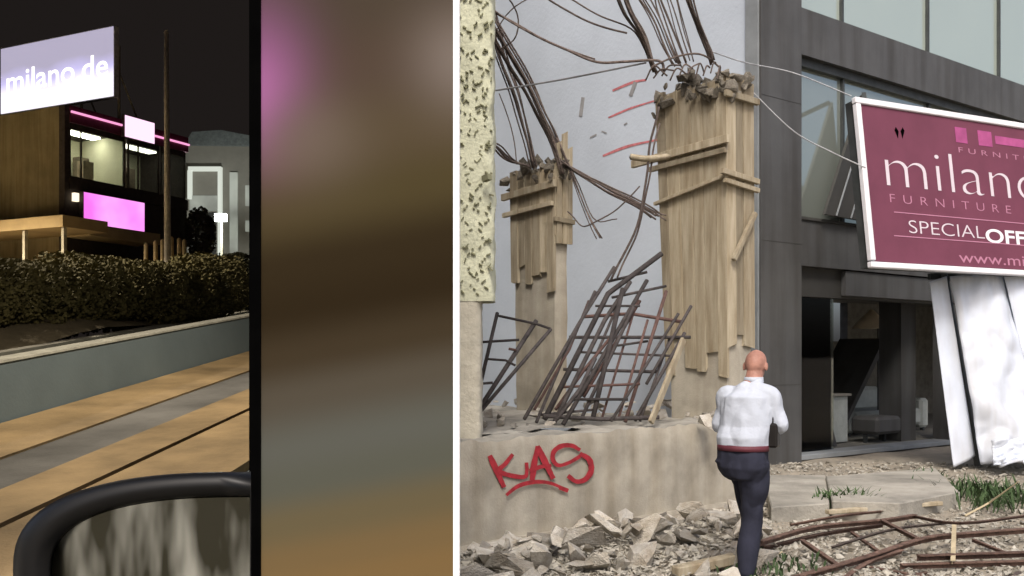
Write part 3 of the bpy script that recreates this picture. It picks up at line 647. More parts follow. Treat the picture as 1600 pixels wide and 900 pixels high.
# rubble mound base and gravel (uncountable)
gr = MB(); rd = random.Random(5)
def tet(p, s):
    b = len(gr.v); d = [Vector((rd.uniform(-1, 1), rd.uniform(-1, 1), rd.uniform(-.2, 1))) * s for _ in range(5)]
    gr.v += [p + q for q in d]; gr.f += [(b, b+1, b+2), (b, b+2, b+3), (b, b+3, b+1), (b+1, b+3, b+4), (b+2, b+1, b+4), (b+3, b+2, b+4)]
for k in range(16000):
    x = rd.uniform(650, 1640); base = 868 - (min(x, 1200) - 745) * .172 if x < 1200 else 742
    y = base + rd.random() ** 1.3 * (960 - base); p = G(x, y, 0); p.z = ground_h(p.x, p.y) + .035 * nz((p.x, p.y, 0), 1.1) + .018 * nz((p.x, p.y, 3), 4) + .012
    tet(p, rd.choice((.012, .016, .02, .03, .045)) * (1.0 if x < 1200 else .9))
tag(gr.build('gravel', mat('gravel_grit', (0.36, 0.34, 0.29), .95, .35, 9)), 'pale grit and gravel strewn over the ground', 'gravel', kind='stuff')

# ---- twisted steel frames on the ground
def frm(label, bars):
    t = thing('steel_frame', label, 'scrap metal', 'twisted steel frames on the ground')
    for pts, wd, mm in bars:
        q = [G(x, y + 4, h) for x, y, h in pts]
        if len(q) > 2: q = curve_pts(q, 4)
        L = MB()
        for i in range(len(q) - 1):
            L.bar(q[i], q[i+1], wd * .95, wd * .16); L.bar(q[i] + Vector((0, wd * .4, -wd * .42)), q[i+1] + Vector((0, wd * .4, -wd * .42)), wd * .16, wd * .8)
        L.build('angle_bar', M[mm], t)
frm('rusty angle iron frame curving away from the standing man', [([(1188, 842, .16), (1275, 818, .16), (1377, 808, .14), (1430, 800, .12)], .05, 'rust'), ([(1196, 850, .08), (1290, 828, .08), (1380, 815, .08)], .04, 'rust'), ([(1253, 839, .13), (1308, 877, .06)], .04, 'rust'), ([(1378, 808, .16), (1437, 838, .13)], .04, 'rust')])
frm('long rusty bar crossing the others towards the right edge', [([(1215, 905, .05), (1352, 866, .09), (1446, 836, .13), (1520, 828, .14), (1660, 818, .14)], .055, 'rust'), ([(1310, 905, .04), (1360, 872, .06), (1410, 855, .09)], .04, 'rust')])
frm('pair of parallel brown bars joined by a pale upright', [([(1408, 878, .06), (1500, 875, .07), (1680, 870, .07)], .05, 'rust'), ([(1435, 864, .12), (1520, 861, .12), (1680, 856, .12)], .055, 'rust'), ([(1491, 816, .22), (1489, 872, .1)], .035, 'stalk')])
frm('thin bent rods tangled in front of the concrete step', [([(1235, 815, .1), (1320, 800, .16), (1400, 792, .1)], .028, 'rust'), ([(1300, 850, .1), (1395, 822, .14), (1480, 812, .12)], .026, 'rebar'), ([(1420, 800, .1), (1500, 812, .16), (1610, 800, .1)], .03, 'rust'), ([(1330, 826, .06), (1372, 856, .05)], .03, 'rust'), ([(1520, 838, .12), (1580, 862, .05)], .032, 'rust')])
frm('low rusty rods at the bottom right of the scrap', [([(1350, 880, .03), (1451, 897, .03), (1500, 905, .03)], .04, 'rust'), ([(1530, 915, .03), (1640, 872, .03)], .04, 'rebar'), ([(1340, 905, .03), (1450, 890, .03)], .035, 'rust')])
tag(MB().bar(G(1292, 800, .12), G(1470, 786, .14), .07, .04).build('timber_plank', M['board'], None, bevel=.006), 'long pale plank lying across the rusty frame', 'plank')
tag(MB().tube([G(1508, 806, .03), G(1545, 786, .14), G(1592, 752, .4)], [.012, .01, .005], 5).build('dry_stick', M['stalk']), 'dry pale stick slanting up from the weeds', 'stick')
tag(MB().tube([G(1165, 890, .03), G(1210, 868, .1), G(1222, 862, .12)], [.012, .01, .006], 5).build('dry_stick', M['stalk']), 'short dry stick beside the trouser legs', 'stick')
tag(MB().bar(G(1055, 893, .07), G(1150, 872, .1), .09, .07).build('timber_beam', M['board'], None, bevel=.008), 'short thick timber lying in the rubble by the legs', 'timber')

# ---- weeds
def weeds(label, spots, seed, hmax):
    rd = random.Random(seed); b = MB(); c = sum(((Vector(s[:2])) for s in spots), Vector((0, 0))) / len(spots)
    for (x, y, n, sp_) in spots:
        g = G(x, y, .08)
        for _ in range(n):
            p = g + Vector((rd.gauss(0, sp_), rd.gauss(0, sp_), -.03)); h = hmax * rd.uniform(.4, 1); a = rd.uniform(0, 6.28); d = Vector((math.cos(a), math.sin(a), 0)); s = d.cross(Vector((0, 0, 1))) * rd.uniform(.005, .014)
            q = p + d * h * .25 + Vector((0, 0, h * .6)); e = p + d * h * rd.uniform(.4, .8) + Vector((0, 0, h * rd.uniform(.7, 1)))
            k = len(b.v); b.v += [p - s * .6, p + s * .6, q + s, q - s, e]; b.f += [(k, k+1, k+2, k+3), (k+3, k+2, k+4)]
    o = b.build('weed_clump', M['leaf']); return tag(o, label, 'weeds', None, 'stuff')
weeds('dark green weed tuft growing between the slab and the step', [(1318, 788, 130, .10), (1300, 792, 60, .08), (1345, 792, 50, .1)], 1, .26)
weeds('spreading green weeds below the crushed white sign', [(1500, 775, 120, .2), (1540, 770, 150, .22), (1590, 780, 150, .22), (1630, 775, 120, .25), (1560, 790, 100, .2), (1450, 752, 60, .12)], 2, .24)
weeds('thin weeds sprouting beside the rubble near the trouser legs', [(1195, 868, 40, .1), (1240, 880, 40, .14), (1180, 895, 40, .12)], 3, .10)

# ---- the standing man
def baked(name, mb, voxel, sm_it, m, parent, disp=0.0, dscale=6.0, seed=0):
    o = mb.build('tmp', m); md = o.modifiers.new('r', 'REMESH'); md.mode = 'VOXEL'; md.voxel_size = voxel
    s = o.modifiers.new('s', 'SMOOTH'); s.factor = .5; s.iterations = sm_it
    dg = bpy.context.evaluated_depsgraph_get(); me = bpy.data.meshes.new_from_object(o.evaluated_get(dg)); bpy.data.objects.remove(o)
    if disp:
        ns = [v.normal.copy() for v in me.vertices]
        for v, n_ in zip(me.vertices, ns):
            q = Vector((v.co.x, v.co.y, v.co.z * .55)); v.co += n_ * disp * (abs(nz(q, dscale, seed)) * 1.6 - .4 + .4 * nz(q, dscale * 2.3, seed + 3))
    for p in me.polygons: p.use_smooth = True
    me.name = name; me.materials.clear(); me.materials.append(m)
    b = bpy.data.objects.new(name, me); col.objects.link(b)
    if parent: b.parent = parent
    return b
def limb(mb, pts, rs, sub=5):
    q = curve_pts(pts, sub); k = len(rs); n = len(q); rr = []
    for i in range(n):
        t = i / (n - 1) * (k - 1); j = min(k - 2, int(t)); rr.append(rs[j] + (rs[j+1] - rs[j]) * (t - j))
    mb.tube(q, rr, 14); mb.tube([q[0] - Vector((0, 0, rs[0] * .5)), q[0], q[0] + Vector((0, 0, rs[0] * .5))], [rs[0] * .6, rs[0], rs[0] * .6], 12)
    e = q[-1]; mb.tube([e - Vector((0, 0, rs[-1] * .6)), e, e + Vector((0, 0, rs[-1] * .6))], [rs[-1] * .6, rs[-1], rs[-1] * .6], 12)
MZ = 6.72; MS = .95; MO = Vector(((1166 - HX) / F * MZ, MZ, 0.0))
yaw = R(-28)                                  # turned to the right, seen from behind
def MP(x, y, z): return MO + Vector((x, y, z))
person_parts = []
rx = Vector((math.cos(yaw), math.sin(yaw), 0)); fx = Vector((-math.sin(yaw), math.cos(yaw), 0))   # his right, his forward
def BPt(c, r, f, z): return Vector(c) + rx * r + fx * f + Vector((0, 0, z))
hip = MP(-0.025, 0, 0.90); chest = MP(0.01, 0.03, 1.28); shl = MP(0.03, 0.05, 1.42); neck = MP(0.075, 0.08, 1.50); head = MP(0.10, 0.12, 1.61)
sh_r = BPt(shl, .165, 0, -.01); sh_l = BPt(shl, -.165, 0, -.01)
el_r = BPt(chest, .245, .03, -.12); wr_r = BPt(chest, .12, .30, -.08); el_l = BPt(chest, -.215, .06, -.12); wr_l = BPt(chest, -.07, .31, -.06)
body = MB()                                    # head, neck, arms, hands: one skin surface
def sph(mb, c, ax, ay, az, n=12):
    ring = []
    for i in range(n + 1):
        t = -1 + 2 * i / n; t = max(-.995, min(.995, t)); r = math.sqrt(1 - t * t); ring.append((Vector(c) + Vector(az) * t, Vector(ax) * r, Vector(ay) * r))
    mb.loft(ring)
U = Vector((0, 0, 1)); tilt = (U + fx * .18).normalized()
sph(body, head + tilt * .02, rx * .079, fx * .098, tilt * .098); sph(body, head + fx * .025 - tilt * .045, rx * .062, fx * .072, tilt * .078)
sph(body, head + fx * .098 - tilt * .018, rx * .014, fx * .022, tilt * .026)                       # nose
sph(body, head + fx * .085 + tilt * .018, rx * .05, fx * .014, tilt * .012); sph(body, head + fx * .082 - tilt * .066, rx * .026, fx * .014, tilt * .008)
for s in (-1, 1): sph(body, head + rx * .083 * s - fx * .008 - tilt * .012, rx * .012, fx * .02, tilt * .034)
limb(body, [head - tilt * .05 - fx * .01, neck, shl - U * .02], [.062, .066, .07])
sph(body, shl - U * .05, rx * .10, fx * .06, U * .05)
sph(body, chest, rx * .12, fx * .08, U * .16)
for sh, el, wr, s in ((sh_r, el_r, wr_r, 1), (sh_l, el_l, wr_l, -1)):
    limb(body, [shl - U * .05, sh.lerp(shl, .3), sh.lerp(el, .5), el, el.lerp(wr, .5), wr], [.045, .04, .036, .034, .032, .026])
    d = (wr - el).normalized(); pc = wr + d * .05
    side = rx * -s
    sph(body, pc, d * .052, U * .042, side * .018)
    for k in range(4):
        o_ = U * (.03 - .02 * k); L_ = (.066, .075, .07, .055)[k]; b_ = pc + d * .04 + o_
        limb(body, [b_, b_ + d * L_ * .5 + side * .008, b_ + d * L_ * .75 + side * .03, b_ + d * L_ * .6 + side * .05], [.0095, .009, .0085, .0075], 3)
    limb(body, [wr + d * .02 + U * .03, wr + d * .05 + U * .055 + side * .015, wr + d * .085 + U * .06 + side * .03], [.012, .011, .009], 3)
person = baked('person', body, 0.0065, 4, M['skin'], None)
tag(person, 'bald man in white shirt and navy trousers seen from behind', 'person')
eye_m = mat('eye_dark', (.02, .015, .012), .3)
for s in (-1, 1):
    e = MB(); sph(e, head + fx * .087 + rx * .03 * s - tilt * .002, rx * .011, fx * .008, tilt * .007, 6); e.build('eye', eye_m, person, True)
shirt = MB()
shirt.loft([(hip + U * .10, rx * .185, fx * .135), (hip + U * .18, rx * .19, fx * .145), (chest - U * .12, rx * .195, fx * .145), (chest, rx * .20, fx * .135), (chest + U * .10, rx * .185, fx * .125), (shl, rx * .15, fx * .10), (shl + U * .045, rx * .09, fx * .08), (neck + U * .0, rx * .068, fx * .072)])
for sh, el, wr in ((sh_r, el_r, wr_r), (sh_l, el_l, wr_l)):
    limb(shirt, [shl - U * .02, sh - U * .03, sh.lerp(el, .5), el, el.lerp(wr, .45), el.lerp(wr, .72)], [.08, .07, .06, .056, .05, .044])
baked('shirt', shirt, 0.009, 4, M['shirt'], person, 0.021, 6.0, 2)
collar = MB(); collar.loft([(neck - U * .015, rx * .075, fx * .08), (neck + U * .022, rx * .069, fx * .072)]); collar.build('collar', M['shirt'], person, True)
tr = MB()
hr = BPt(hip, .085, 0, .0); hl = BPt(hip, -.085, 0, .0)
tr.loft([(hip - U * .12, rx * .14, fx * .12), (hip - U * .04, rx * .185, fx * .15), (hip + U * .05, rx * .188, fx * .148), (hip + U * .125, rx * .183, fx * .135)])
kn_r = MP(.05, .05, .48); an_r = MP(-.01, .0, .075)
limb(tr, [hr, hr.lerp(kn_r, .5), kn_r, kn_r.lerp(an_r, .5), an_r], [.115, .10, .082, .075, .066])
kn_l = BPt(hip, -.12, .36, -.12); an_l = BPt(hip, -.02, .42, -.60)
limb(tr, [hl, hl.lerp(kn_l, .5), kn_l, kn_l.lerp(an_l, .5), an_l], [.12, .105, .085, .075, .064])
baked('trousers', tr, 0.010, 4, M['trouser'], person, 0.020, 6.5, 7)
bl = MB(); bl.loft([(hip + U * .085, rx * .193, fx * .152), (hip + U * .125, rx * .190, fx * .146)]); bl.build('belt', M['belt'], person, True)
for an in (an_r, an_l):
    s_ = MB(); sph(s_, an + fx * .06 - U * .035, rx * .045, fx * .14, U * .045); baked('shoe', s_, .01, 2, M['shoe'], person)
# flat chunk under the raised foot
st = put_chunk(Vector((MO.x + (an_l.x - MO.x) * MS, MO.y + (an_l.y + .05 - MO.y) * MS, 0)), .5, 'flat chunk under the raised foot of the man', 'concrete rubble below the graffiti wall', 4004, .5); st.location.z = .08; st.rotation_euler = (0, 0, .5); st.scale.z = .42
ph = tag(MB().box(-.037, .037, -.005, .005, -.075, .075, fr=lambda x, y, z: wr_r.lerp(wr_l, .5) + fx * .09 + U * .03 + rx * x + fx * y + U * z).build('phone', M['black'], None, bevel=.003), 'black phone held in both hands before the chest', 'phone')
bg = thing('shoulder_bag', 'small black bag hanging at the right hip of the man', 'bag')
bc = BPt(hip, .215, .06, .21)
MB().box(-.035, .035, -.06, .06, -.10, .08, fr=lambda x, y, z: bc + rx * x + fx * y + U * z).build('pouch', M['shoe'], bg, bevel=.015)
MB().tube(curve_pts([bc + U * .07 - fx * .05, bc + U * .16 - fx * .02, bc + U * .16 + fx * .04, bc + U * .07 + fx * .05], 4), .006, 5).build('strap', M['shoe'], bg)

for o in [person, ph, bg]:
    mw = Matrix.Translation(MO) @ Matrix.Scale(MS, 4) @ Matrix.Translation(-MO); o.matrix_world = mw

# ================================================================== ADDED BOARD for the blurred divider strip between the two places
DB = 4.0
db = thing('divider_board', 'blurred brown and grey divider strip, built as an added tall narrow board', 'divider')
def blur_mat():
    m = bpy.data.materials.new('blurred_print'); m.use_nodes = True; n = m.node_tree.nodes; l = m.node_tree.links; b = n['Principled BSDF']
    b.inputs['Roughness'].default_value = .9; b.inputs['Specular IOR Level'].default_value = 0.05
    tc = n.new('ShaderNodeTexCoord'); sx = n.new('ShaderNodeSeparateXYZ'); l.new(tc.outputs['Object'], sx.inputs[0])
    # print coordinates: x 0..1 across, y 0..1 from the foot of the picture upwards
    def math_(op, a, b_=None, c=None):
        k = n.new('ShaderNodeMath'); k.operation = op
        for i, v in enumerate((a, b_, c)):
            if v is None: continue
            if isinstance(v, (int, float)): k.inputs[i].default_value = v
            else: l.new(v, k.inputs[i])
        return k.outputs[0]
    x0, x1 = P(408, 0, DB).x, P(708, 0, DB).x; zb, zt = P(0, 900, DB).z, P(0, 0, DB).z
    u = math_('DIVIDE', math_('SUBTRACT', sx.outputs[0], x0), x1 - x0); v = math_('DIVIDE', math_('SUBTRACT', sx.outputs[2], zb), zt - zb)
    vv = math_('SUBTRACT', v, math_('MULTIPLY', math_('SUBTRACT', u, .5), .06))
    r = n.new('ShaderNodeValToRGB'); cr = r.color_ramp; cr.interpolation = 'EASE'; l.new(vv, r.inputs[0])
    s2l = lambda c: tuple(.60 * ((q / 255) / 12.92 if q / 255 <= .04045 else ((q / 255 + .055) / 1.055) ** 2.4) for q in c)
    stops = [(0.0, (134, 110, 72)), (0.045, (127, 107, 73)), (0.11, (112, 102, 76)), (0.18, (97, 99, 88)), (0.24, (100, 102, 94)), (0.33, (90, 84, 72)), (0.40, (70, 60, 44)), (0.48, (51, 41, 25)), (0.56, (56, 46, 29)), (0.66, (84, 74, 48)), (0.76, (92, 80, 60)), (0.88, (88, 74, 62)), (1.0, (82, 72, 60))]
    while len(cr.elements) < len(stops): cr.elements.new(.5)
    for e, (p, c) in zip(cr.elements, stops): e.position = p; e.color = (*s2l(c), 1)
    out = r.outputs[0]
    for (cx, cy, rx_, ry_, c, k) in ((-.06, .855, .24, .11, (208, 128, 198), .95), (.25, .76, .28, .08, (122, 110, 98), .7), (1.05, .90, .26, .09, (140, 130, 122), .85), (.0, .93, .3, .12, (115, 85, 105), .4)):
        du = math_('DIVIDE', math_('SUBTRACT', u, cx), rx_); dv = math_('DIVIDE', math_('SUBTRACT', v, cy), ry_)
        rr = math_('ADD', math_('MULTIPLY', du, du), math_('MULTIPLY', dv, dv)); g = math_('MULTIPLY', math_('POWER', 2.718, math_('MULTIPLY', rr, -1.0)), k)
        mx = n.new('ShaderNodeMix'); mx.data_type = 'RGBA'; l.new(g, mx.inputs[0]); l.new(out, mx.inputs[6]); mx.inputs[7].default_value = (*s2l(c), 1); out = mx.outputs[2]
    l.new(out, b.inputs['Base Color']); return m
ztop = P(0, -60, DB).z
MB().box(P(408, 0, DB).x, P(708, 0, DB).x, DB, DB + .03, 0.0, ztop).build('printed_panel', blur_mat(), db)
tag(MB().box(P(390, 0, DB).x, P(408, 0, DB).x - .0005, DB - .008, DB + .05, 0, ztop + .02).build('border_post', M['black'], db), 'black border strip on the left edge, built as a post')
tag(MB().box(P(708, 0, DB).x + .0005, P(718, 0, DB).x, DB - .008, DB + .05, 0, ztop + .02).build('border_post', mat('white_lacquer', (.85, .85, .85), .5, .02), db), 'white border strip on the right edge, built as a post')

# ================================================================== NIGHT PLACE (road rising ahead, under an added dark shell as sky)
SL = 0.1033; VX = 0.067
def RP(wd, Y, dz=0.0): return Vector((wd + VX * Y, Y, SL * Y + dz))
Y0, Y1 = 4.25, 75.0
uR, uL = -0.21, -1.25
def sky_shell():
    b = MB(); hT = lambda y: 6.5 + .34 * y
    xs = []
    n0 = [Vector((uR * Y0 - .09, Y0 - .14, -.5)), Vector((uL * Y0, Y0 - .14, -.5)), Vector((uL * Y0, Y0 - .14, hT(Y0))), Vector((uR * Y0 - .09, Y0 - .14, hT(Y0)))]
    n1 = [Vector((uR * Y1, Y1, -.5)), Vector((uL * Y1, Y1, -.5)), Vector((uL * Y1, Y1, hT(Y1))), Vector((uR * Y1, Y1, hT(Y1)))]
    b.v = n0 + n1; b.f = [(0, 4, 7, 3), (1, 2, 6, 5), (3, 7, 6, 2), (4, 5, 6, 7), (0, 1, 5, 4)]
    yf = Y0 - .14; zt_ = P(0, -45, DB).z; xl = -.60 * yf; xr = uR * Y0 - .09; k = len(b.v)      # front wall added round the opening to keep daylight out
    b.v += [Vector((xl, yf, zt_)), Vector((xr, yf, zt_)), Vector((xr, yf, hT(Y0))), Vector((xl, yf, hT(Y0))), Vector((xl, yf, -.5)), Vector((uL * Y0, yf, -.5)), Vector((uL * Y0, yf, hT(Y0)))]
    b.f += [(k, k+1, k+2, k+3), (k+5, k+4, k, k+3, k+6)]
    return b
nsky = mat('night_sky', (0.010, 0.008, 0.008), 1.0, .3, .05, spec=0.0, emit=(0.62, 0.5, 0.46), es=0.016)
tag(sky_shell().build('sky', nsky), kind='structure')  # night sky built as an added shell that shuts daylight out
# added fascia beside and above the view opening, keeps daylight out of the enclosure
def strip(name, w0, w1, m, dz0=0.0, dz1=0.0, ya=Y0, n=60, thick=0.0):
    def fn(u, v):
        Y = ya + (Y1 - 1 - ya) * (v ** 1.6); wd = w0 + (w1 - w0) * u
        q = RP(wd, Y, dz0 + (dz1 - dz0) * u + .012 * nz((wd, Y, 0), .8)); q.x = min(q.x, uR * Y - .03 * 0 - .02 + .0); return q
    return grid_sheet(name, fn, 6, n, m, None, True)
asph = mat('night_asphalt', (0.165, 0.20, 0.205), .75, .25, 2.5, .3, 60); ochre = mat('ochre_paving', (0.27, 0.195, 0.105), .8, .45, .9, .3, 40); gpave = mat('grey_paving', (0.12, 0.12, 0.12), .8, .4, 1, .3, 40)
kerbm = mat('kerb_stone', (0.34, 0.33, 0.29), .85, .2, 3); joint = mat('dark_joint', (0.05, .035, .02), .9)
rd0 = strip('road', -9.4, -0.6, asph, 0, 0); tag(rd0, kind='structure')
def kerb(name, w0, w1, h, m, label=None):
    b = MB(); Y = Y0; ys = []
    while Y < Y1 - 2: ys.append(Y); Y += .5 + .05 * Y
    for a, c in zip(ys[:-1], ys[1:]):
        if w0 + VX * a > uR * a - .05: break
        def K(wd, Y, dz): q = RP(wd, Y, dz); q.x = min(q.x, uR * Y - .02); return q
        b.hexa([K(w0, a, -.05), K(w1, a, -.05), K(w1, c, -.05), K(w0, c, -.05), K(w0, a, h), K(w1, a, h), K(w1, c, h), K(w0, c, h)])
    o = b.build(name, m); return tag(o, kind='structure')
kerb('median_kerb', -5.27, -4.38, .07, ochre); kerb('median_paving', -4.379, -3.78, .05, gpave); kerb('median_kerb', -3.779, -3.30, .07, ochre); kerb('median_joint', -3.299, -3.24, .03, joint); kerb('median_kerb', -3.239, -2.45, .07, ochre)
brm = mat('barrier_concrete', (0.165, 0.215, 0.245), .8, .1, .8, .1, 30)
rbar = thing('road_barrier', 'low blue grey concrete barrier running along the night road', 'barrier')
bb_ = MB(); cb_ = MB()
ys = [Y0 + 1.3 * k for k in range(40)]
for a, c in zip(ys[:-1], ys[1:]):
    if -5.28 + VX * c > uR * c - .1: break
    bb_.hexa([RP(-5.72, a, -.05), RP(-5.28, a, -.05), RP(-5.28, c, -.05), RP(-5.72, c, -.05), RP(-5.62, a, .60), RP(-5.38, a, .60), RP(-5.38, c, .60), RP(-5.62, c, .60)])
    cb_.hexa([RP(-5.63, a, .601), RP(-5.37, a, .601), RP(-5.37, c, .601), RP(-5.63, c, .601), RP(-5.62, a, .622), RP(-5.38, a, .622), RP(-5.38, c, .622), RP(-5.62, c, .622)])
bb_.build('wall', brm, rbar); cb_.build('cap', mat('barrier_cap', (.36, .36, .32), .8), rbar)
kerb('far_kerb', -9.15, -8.93, .10, kerbm)
bankm = mat('bank_earth', (0.17, 0.145, 0.10), .95, .4, 1.2, .8, 12)
def bankf(u, v):
    Y = Y0 + (Y1 - 1 - Y0) * (v ** 1.5); wd = -9.14 - 42 * u ** 1.5
    q = RP(wd, Y, .08 + 1.2 * min(1, u * 2.6) ** 1.2 * min(1, Y / 25) + .25 * nz((wd, Y, 0), .35)); q.x = min(q.x, uR * Y - .05); return q
tag(grid_sheet('bank', bankf, 50, 60, bankm, None, True), kind='structure')

def hedge(label, spots, seed, n, size, m, name='hedge', group=None, cat='hedge'):
    rd = random.Random(seed); b = MB()
    t = thing(name, label, cat, group)
    for (c, rx_, ry_, rz_) in spots:
        for _ in range(n):
            while True:
                q = Vector((rd.uniform(-1, 1), rd.uniform(-1, 1), rd.uniform(-1, 1)))
                if .25 < q.length < 1: break
            q = q.normalized() * (q.length ** .35) * (1 + .25 * nz(q, 2.5, seed)); p = c + Vector((q.x * rx_, q.y * ry_, q.z * rz_))
            a = Vector((rd.gauss(0, 1), rd.gauss(0, 1), rd.gauss(0, 1))).normalized(); s = a.orthogonal().normalized() * size * rd.uniform(.3, .5); a = a * size * rd.uniform(.6, 1.1); k = len(b.v)
            b.v += [p - a * .5, p + s, p + a * .5, p - s]; b.f.append((k, k+1, k+2, k+3))
    b.build('foliage', m, t)
    s = MB()
    for (c, rx_, ry_, rz_) in spots:
        for k in range(3): s.tube([c + Vector((rd.uniform(-.2, .2), 0, -rz_ * 1.1)), c + Vector((rd.uniform(-.5, .5) * rx_, rd.uniform(-.4, .4) * ry_, rz_ * .3))], [.06, .02], 5)
    s.build('stems', mat('stem_bark', (.06, .045, .03), .9), t)
    return t
nleaf = mat('night_leaf', (0.17, 0.15, 0.065), .8, .4, 3, rnd=.1); nleaf2 = mat('dark_night_leaf', (0.06, 0.06, 0.035), .8, .4, 3)
hs = []
for i in range(12):
    x = -60 + i * 34; Z = 17.0 + i * .55; c = P(x, 466 - (4 if i % 2 else -8) - i * 1.2, Z); hs.append((c, 1.0 + .15 * (i % 3), 1.0, .62 + .1 * ((i * 7) % 3)))
hedge('long overgrown green hedge on the bank above the road', hs, 3, 6500, .085, nleaf)
hedge('dark rounded shrub at the right end of the hedge', [(P(368, 440, 28), 1.3, 1.0, .8), (P(395, 452, 27), 1.1, 1, .75)], 5, 5000, .11, nleaf2, 'shrub', None, 'shrub')
hedge('dark shrub before the lit white house', [(P(313, 365, 46), .7, .6, 1.2)], 6, 1500, .22, nleaf2, 'shrub', None, 'shrub')

# ---- furniture shop at night
NC = Vector((P(100, 0, 40).x, 40, 0)); ND = Vector((.43, .9, 0)).normalized(); NN = Vector((ND.y, -ND.x, 0))
def NF(s, n, h): return NC + ND * s + NN * n + Vector((0, 0, h))
HB = 5.2
nb = thing('night_shop', 'two storey shop at night with lit windows and magenta sign', 'building')
def nbx(name, m, *b, parent=nb, bevel=0.0): return MB().box(*b, fr=NF).build(name, m, parent, bevel=bevel)
tan = mat('tan_render', (0.28, 0.23, 0.13), .9, .25, .5, .2, 20, streak=.25); ndk = mat('night_dark_clad', (0.055, 0.045, 0.04), .7)
nbx('side_wall', tan, -0.02, 6.9, -14, -3.0, HB - .6, 12.0); nbx('side_wall', tan, -0.021, 0.1, -2.999, -0.05, HB - .6, 12.0)
cream = mat('cream_interior', (.62, .60, .46), .9, .12, .8)
nbx('room_floor', mat('room_floor', (.35, .32, .25), .7), 0.1, 6.9, -2.999, -0.045, HB - .6, 9.06); nbx('flat_roof', ndk, 0.1, 6.9, -2.999, -0.045, 11.4, 12.0); nbx('room_wall', cream, 0.1, 6.8, -2.998, -2.9, 9.06, 11.4); nbx('room_partition', cream, 3.2, 3.3, -2.89, -0.05, 9.06, 11.4); nbx('end_wall', ndk, 6.8, 6.9, -2.998, -.05, 9.06, 11.4)
for s0, s1, e_ in ((.4, 2.9, 15.0), (3.6, 6.2, 4.0)): nbx('ceiling_light', emis('ceiling_light', (1, .97, .80), e_), s0, s1, -1.7, -1.2, 11.3, 11.38)
for s0, n0, h in ((.8, -2.4, .8), (1.9, -1.5, 1.1), (2.6, -2.6, 1.5), (4.0, -1.6, 1.0), (5.0, -2.3, 1.4)): nbx('furniture_block', mat('shop_furniture', (.25, .2, .15), .8, rnd=.4), s0, s0 + .55, n0, n0 + .4, 9.062, 9.06 + h)
nbx('corner_post', ndk, -0.04, 0.2, -0.25, 0.08, HB - .6, 12.02)
nbx('front_fascia', mat('plum_fascia', (0.12, 0.02, 0.05), .6), 0.2, 6.9, -0.04, 0.15, 11.35, 12.05)
nbx('sill_band', ndk, 0.2, 6.9, -0.04, 0.12, 8.55, 9.05)
nbx('lower_wall', ndk, 0.2, 6.9, -0.04, 0.05, HB - .6, 8.54)
for s0, s1 in ((.3, 3.08), (3.4, 5.1), (5.3, 6.75)):
    wv = MB().box(s0 - .06, s1 + .06, -0.03, 0.05, 9.06, 9.12, fr=NF).box(s0 - .06, s1 + .06, -0.03, 0.05, 11.1, 11.34, fr=NF).box(s0 - .06, s0, -0.03, 0.05, 9.121, 11.099, fr=NF).box(s1, s1 + .06, -0.03, 0.05, 9.121, 11.099, fr=NF).build('window', ndk, nb)
    nbx('pane', M['clear'], s0, s1, 0.0, 0.012, 9.121, 11.099, parent=wv); nbx('mullion', ndk, s0 + .5, s0 + .55, -.01, 0.055, 9.121, 11.099, parent=wv)
pink = emis('pink_neon', (1.0, .35, .65), .9)
MB().tube([NF(.2, .2, 11.78), NF(2.9, .2, 11.78)], .05, 6).build('neon_tube', pink, nb); MB().tube([NF(4.6, .2, 11.7), NF(6.9, .2, 11.7)], .05, 6).build('neon_tube', pink, nb)
fsg = nbx('fascia_sign', ndk, 2.85, 4.6, .16, .34, 11.25, 12.25); nbx('lit_face', emis('pale_pink_sign', (1.0, .66, .9), 1.05), 2.88, 4.57, .342, .36, 11.28, 12.22, parent=fsg)
msg = nbx('shop_sign', ndk, .62, 3.95, .13, .4, 7.15, 8.5); nbx('lit_face', emis('magenta_sign', (.85, .16, .74), 1.0, (1.0, .36, .92), .45), .65, 3.92, .402, .42, 7.18, 8.47, parent=msg)
nbx('wall_lamp', emis('warm_lamp', (1, .85, .6), 1.2), .28, .5, .13, .3, 8.05, 8.4)
can = nbx('canopy', mat('tan_canopy', (0.42, 0.31, 0.16), .8, .15, 1), -2.2, -0.06, -11, 2.6, 6.55, 7.0)
nbx('canopy_front', mat('tan_canopy2', (0.46, 0.36, 0.2), .8, .15, 1), -0.05, 3.7, .14, 1.6, 6.5, 6.98)
cp = mat('canopy_post', (.35, .32, .24), .7)
for s, n in ((-2.1, 0.2), (-2.1, 2.4), (3.4, 1.5), (-2.1, -5)): nbx('canopy_post', cp, s, s + .14, n, n + .14, HB - 1.2, 6.56)
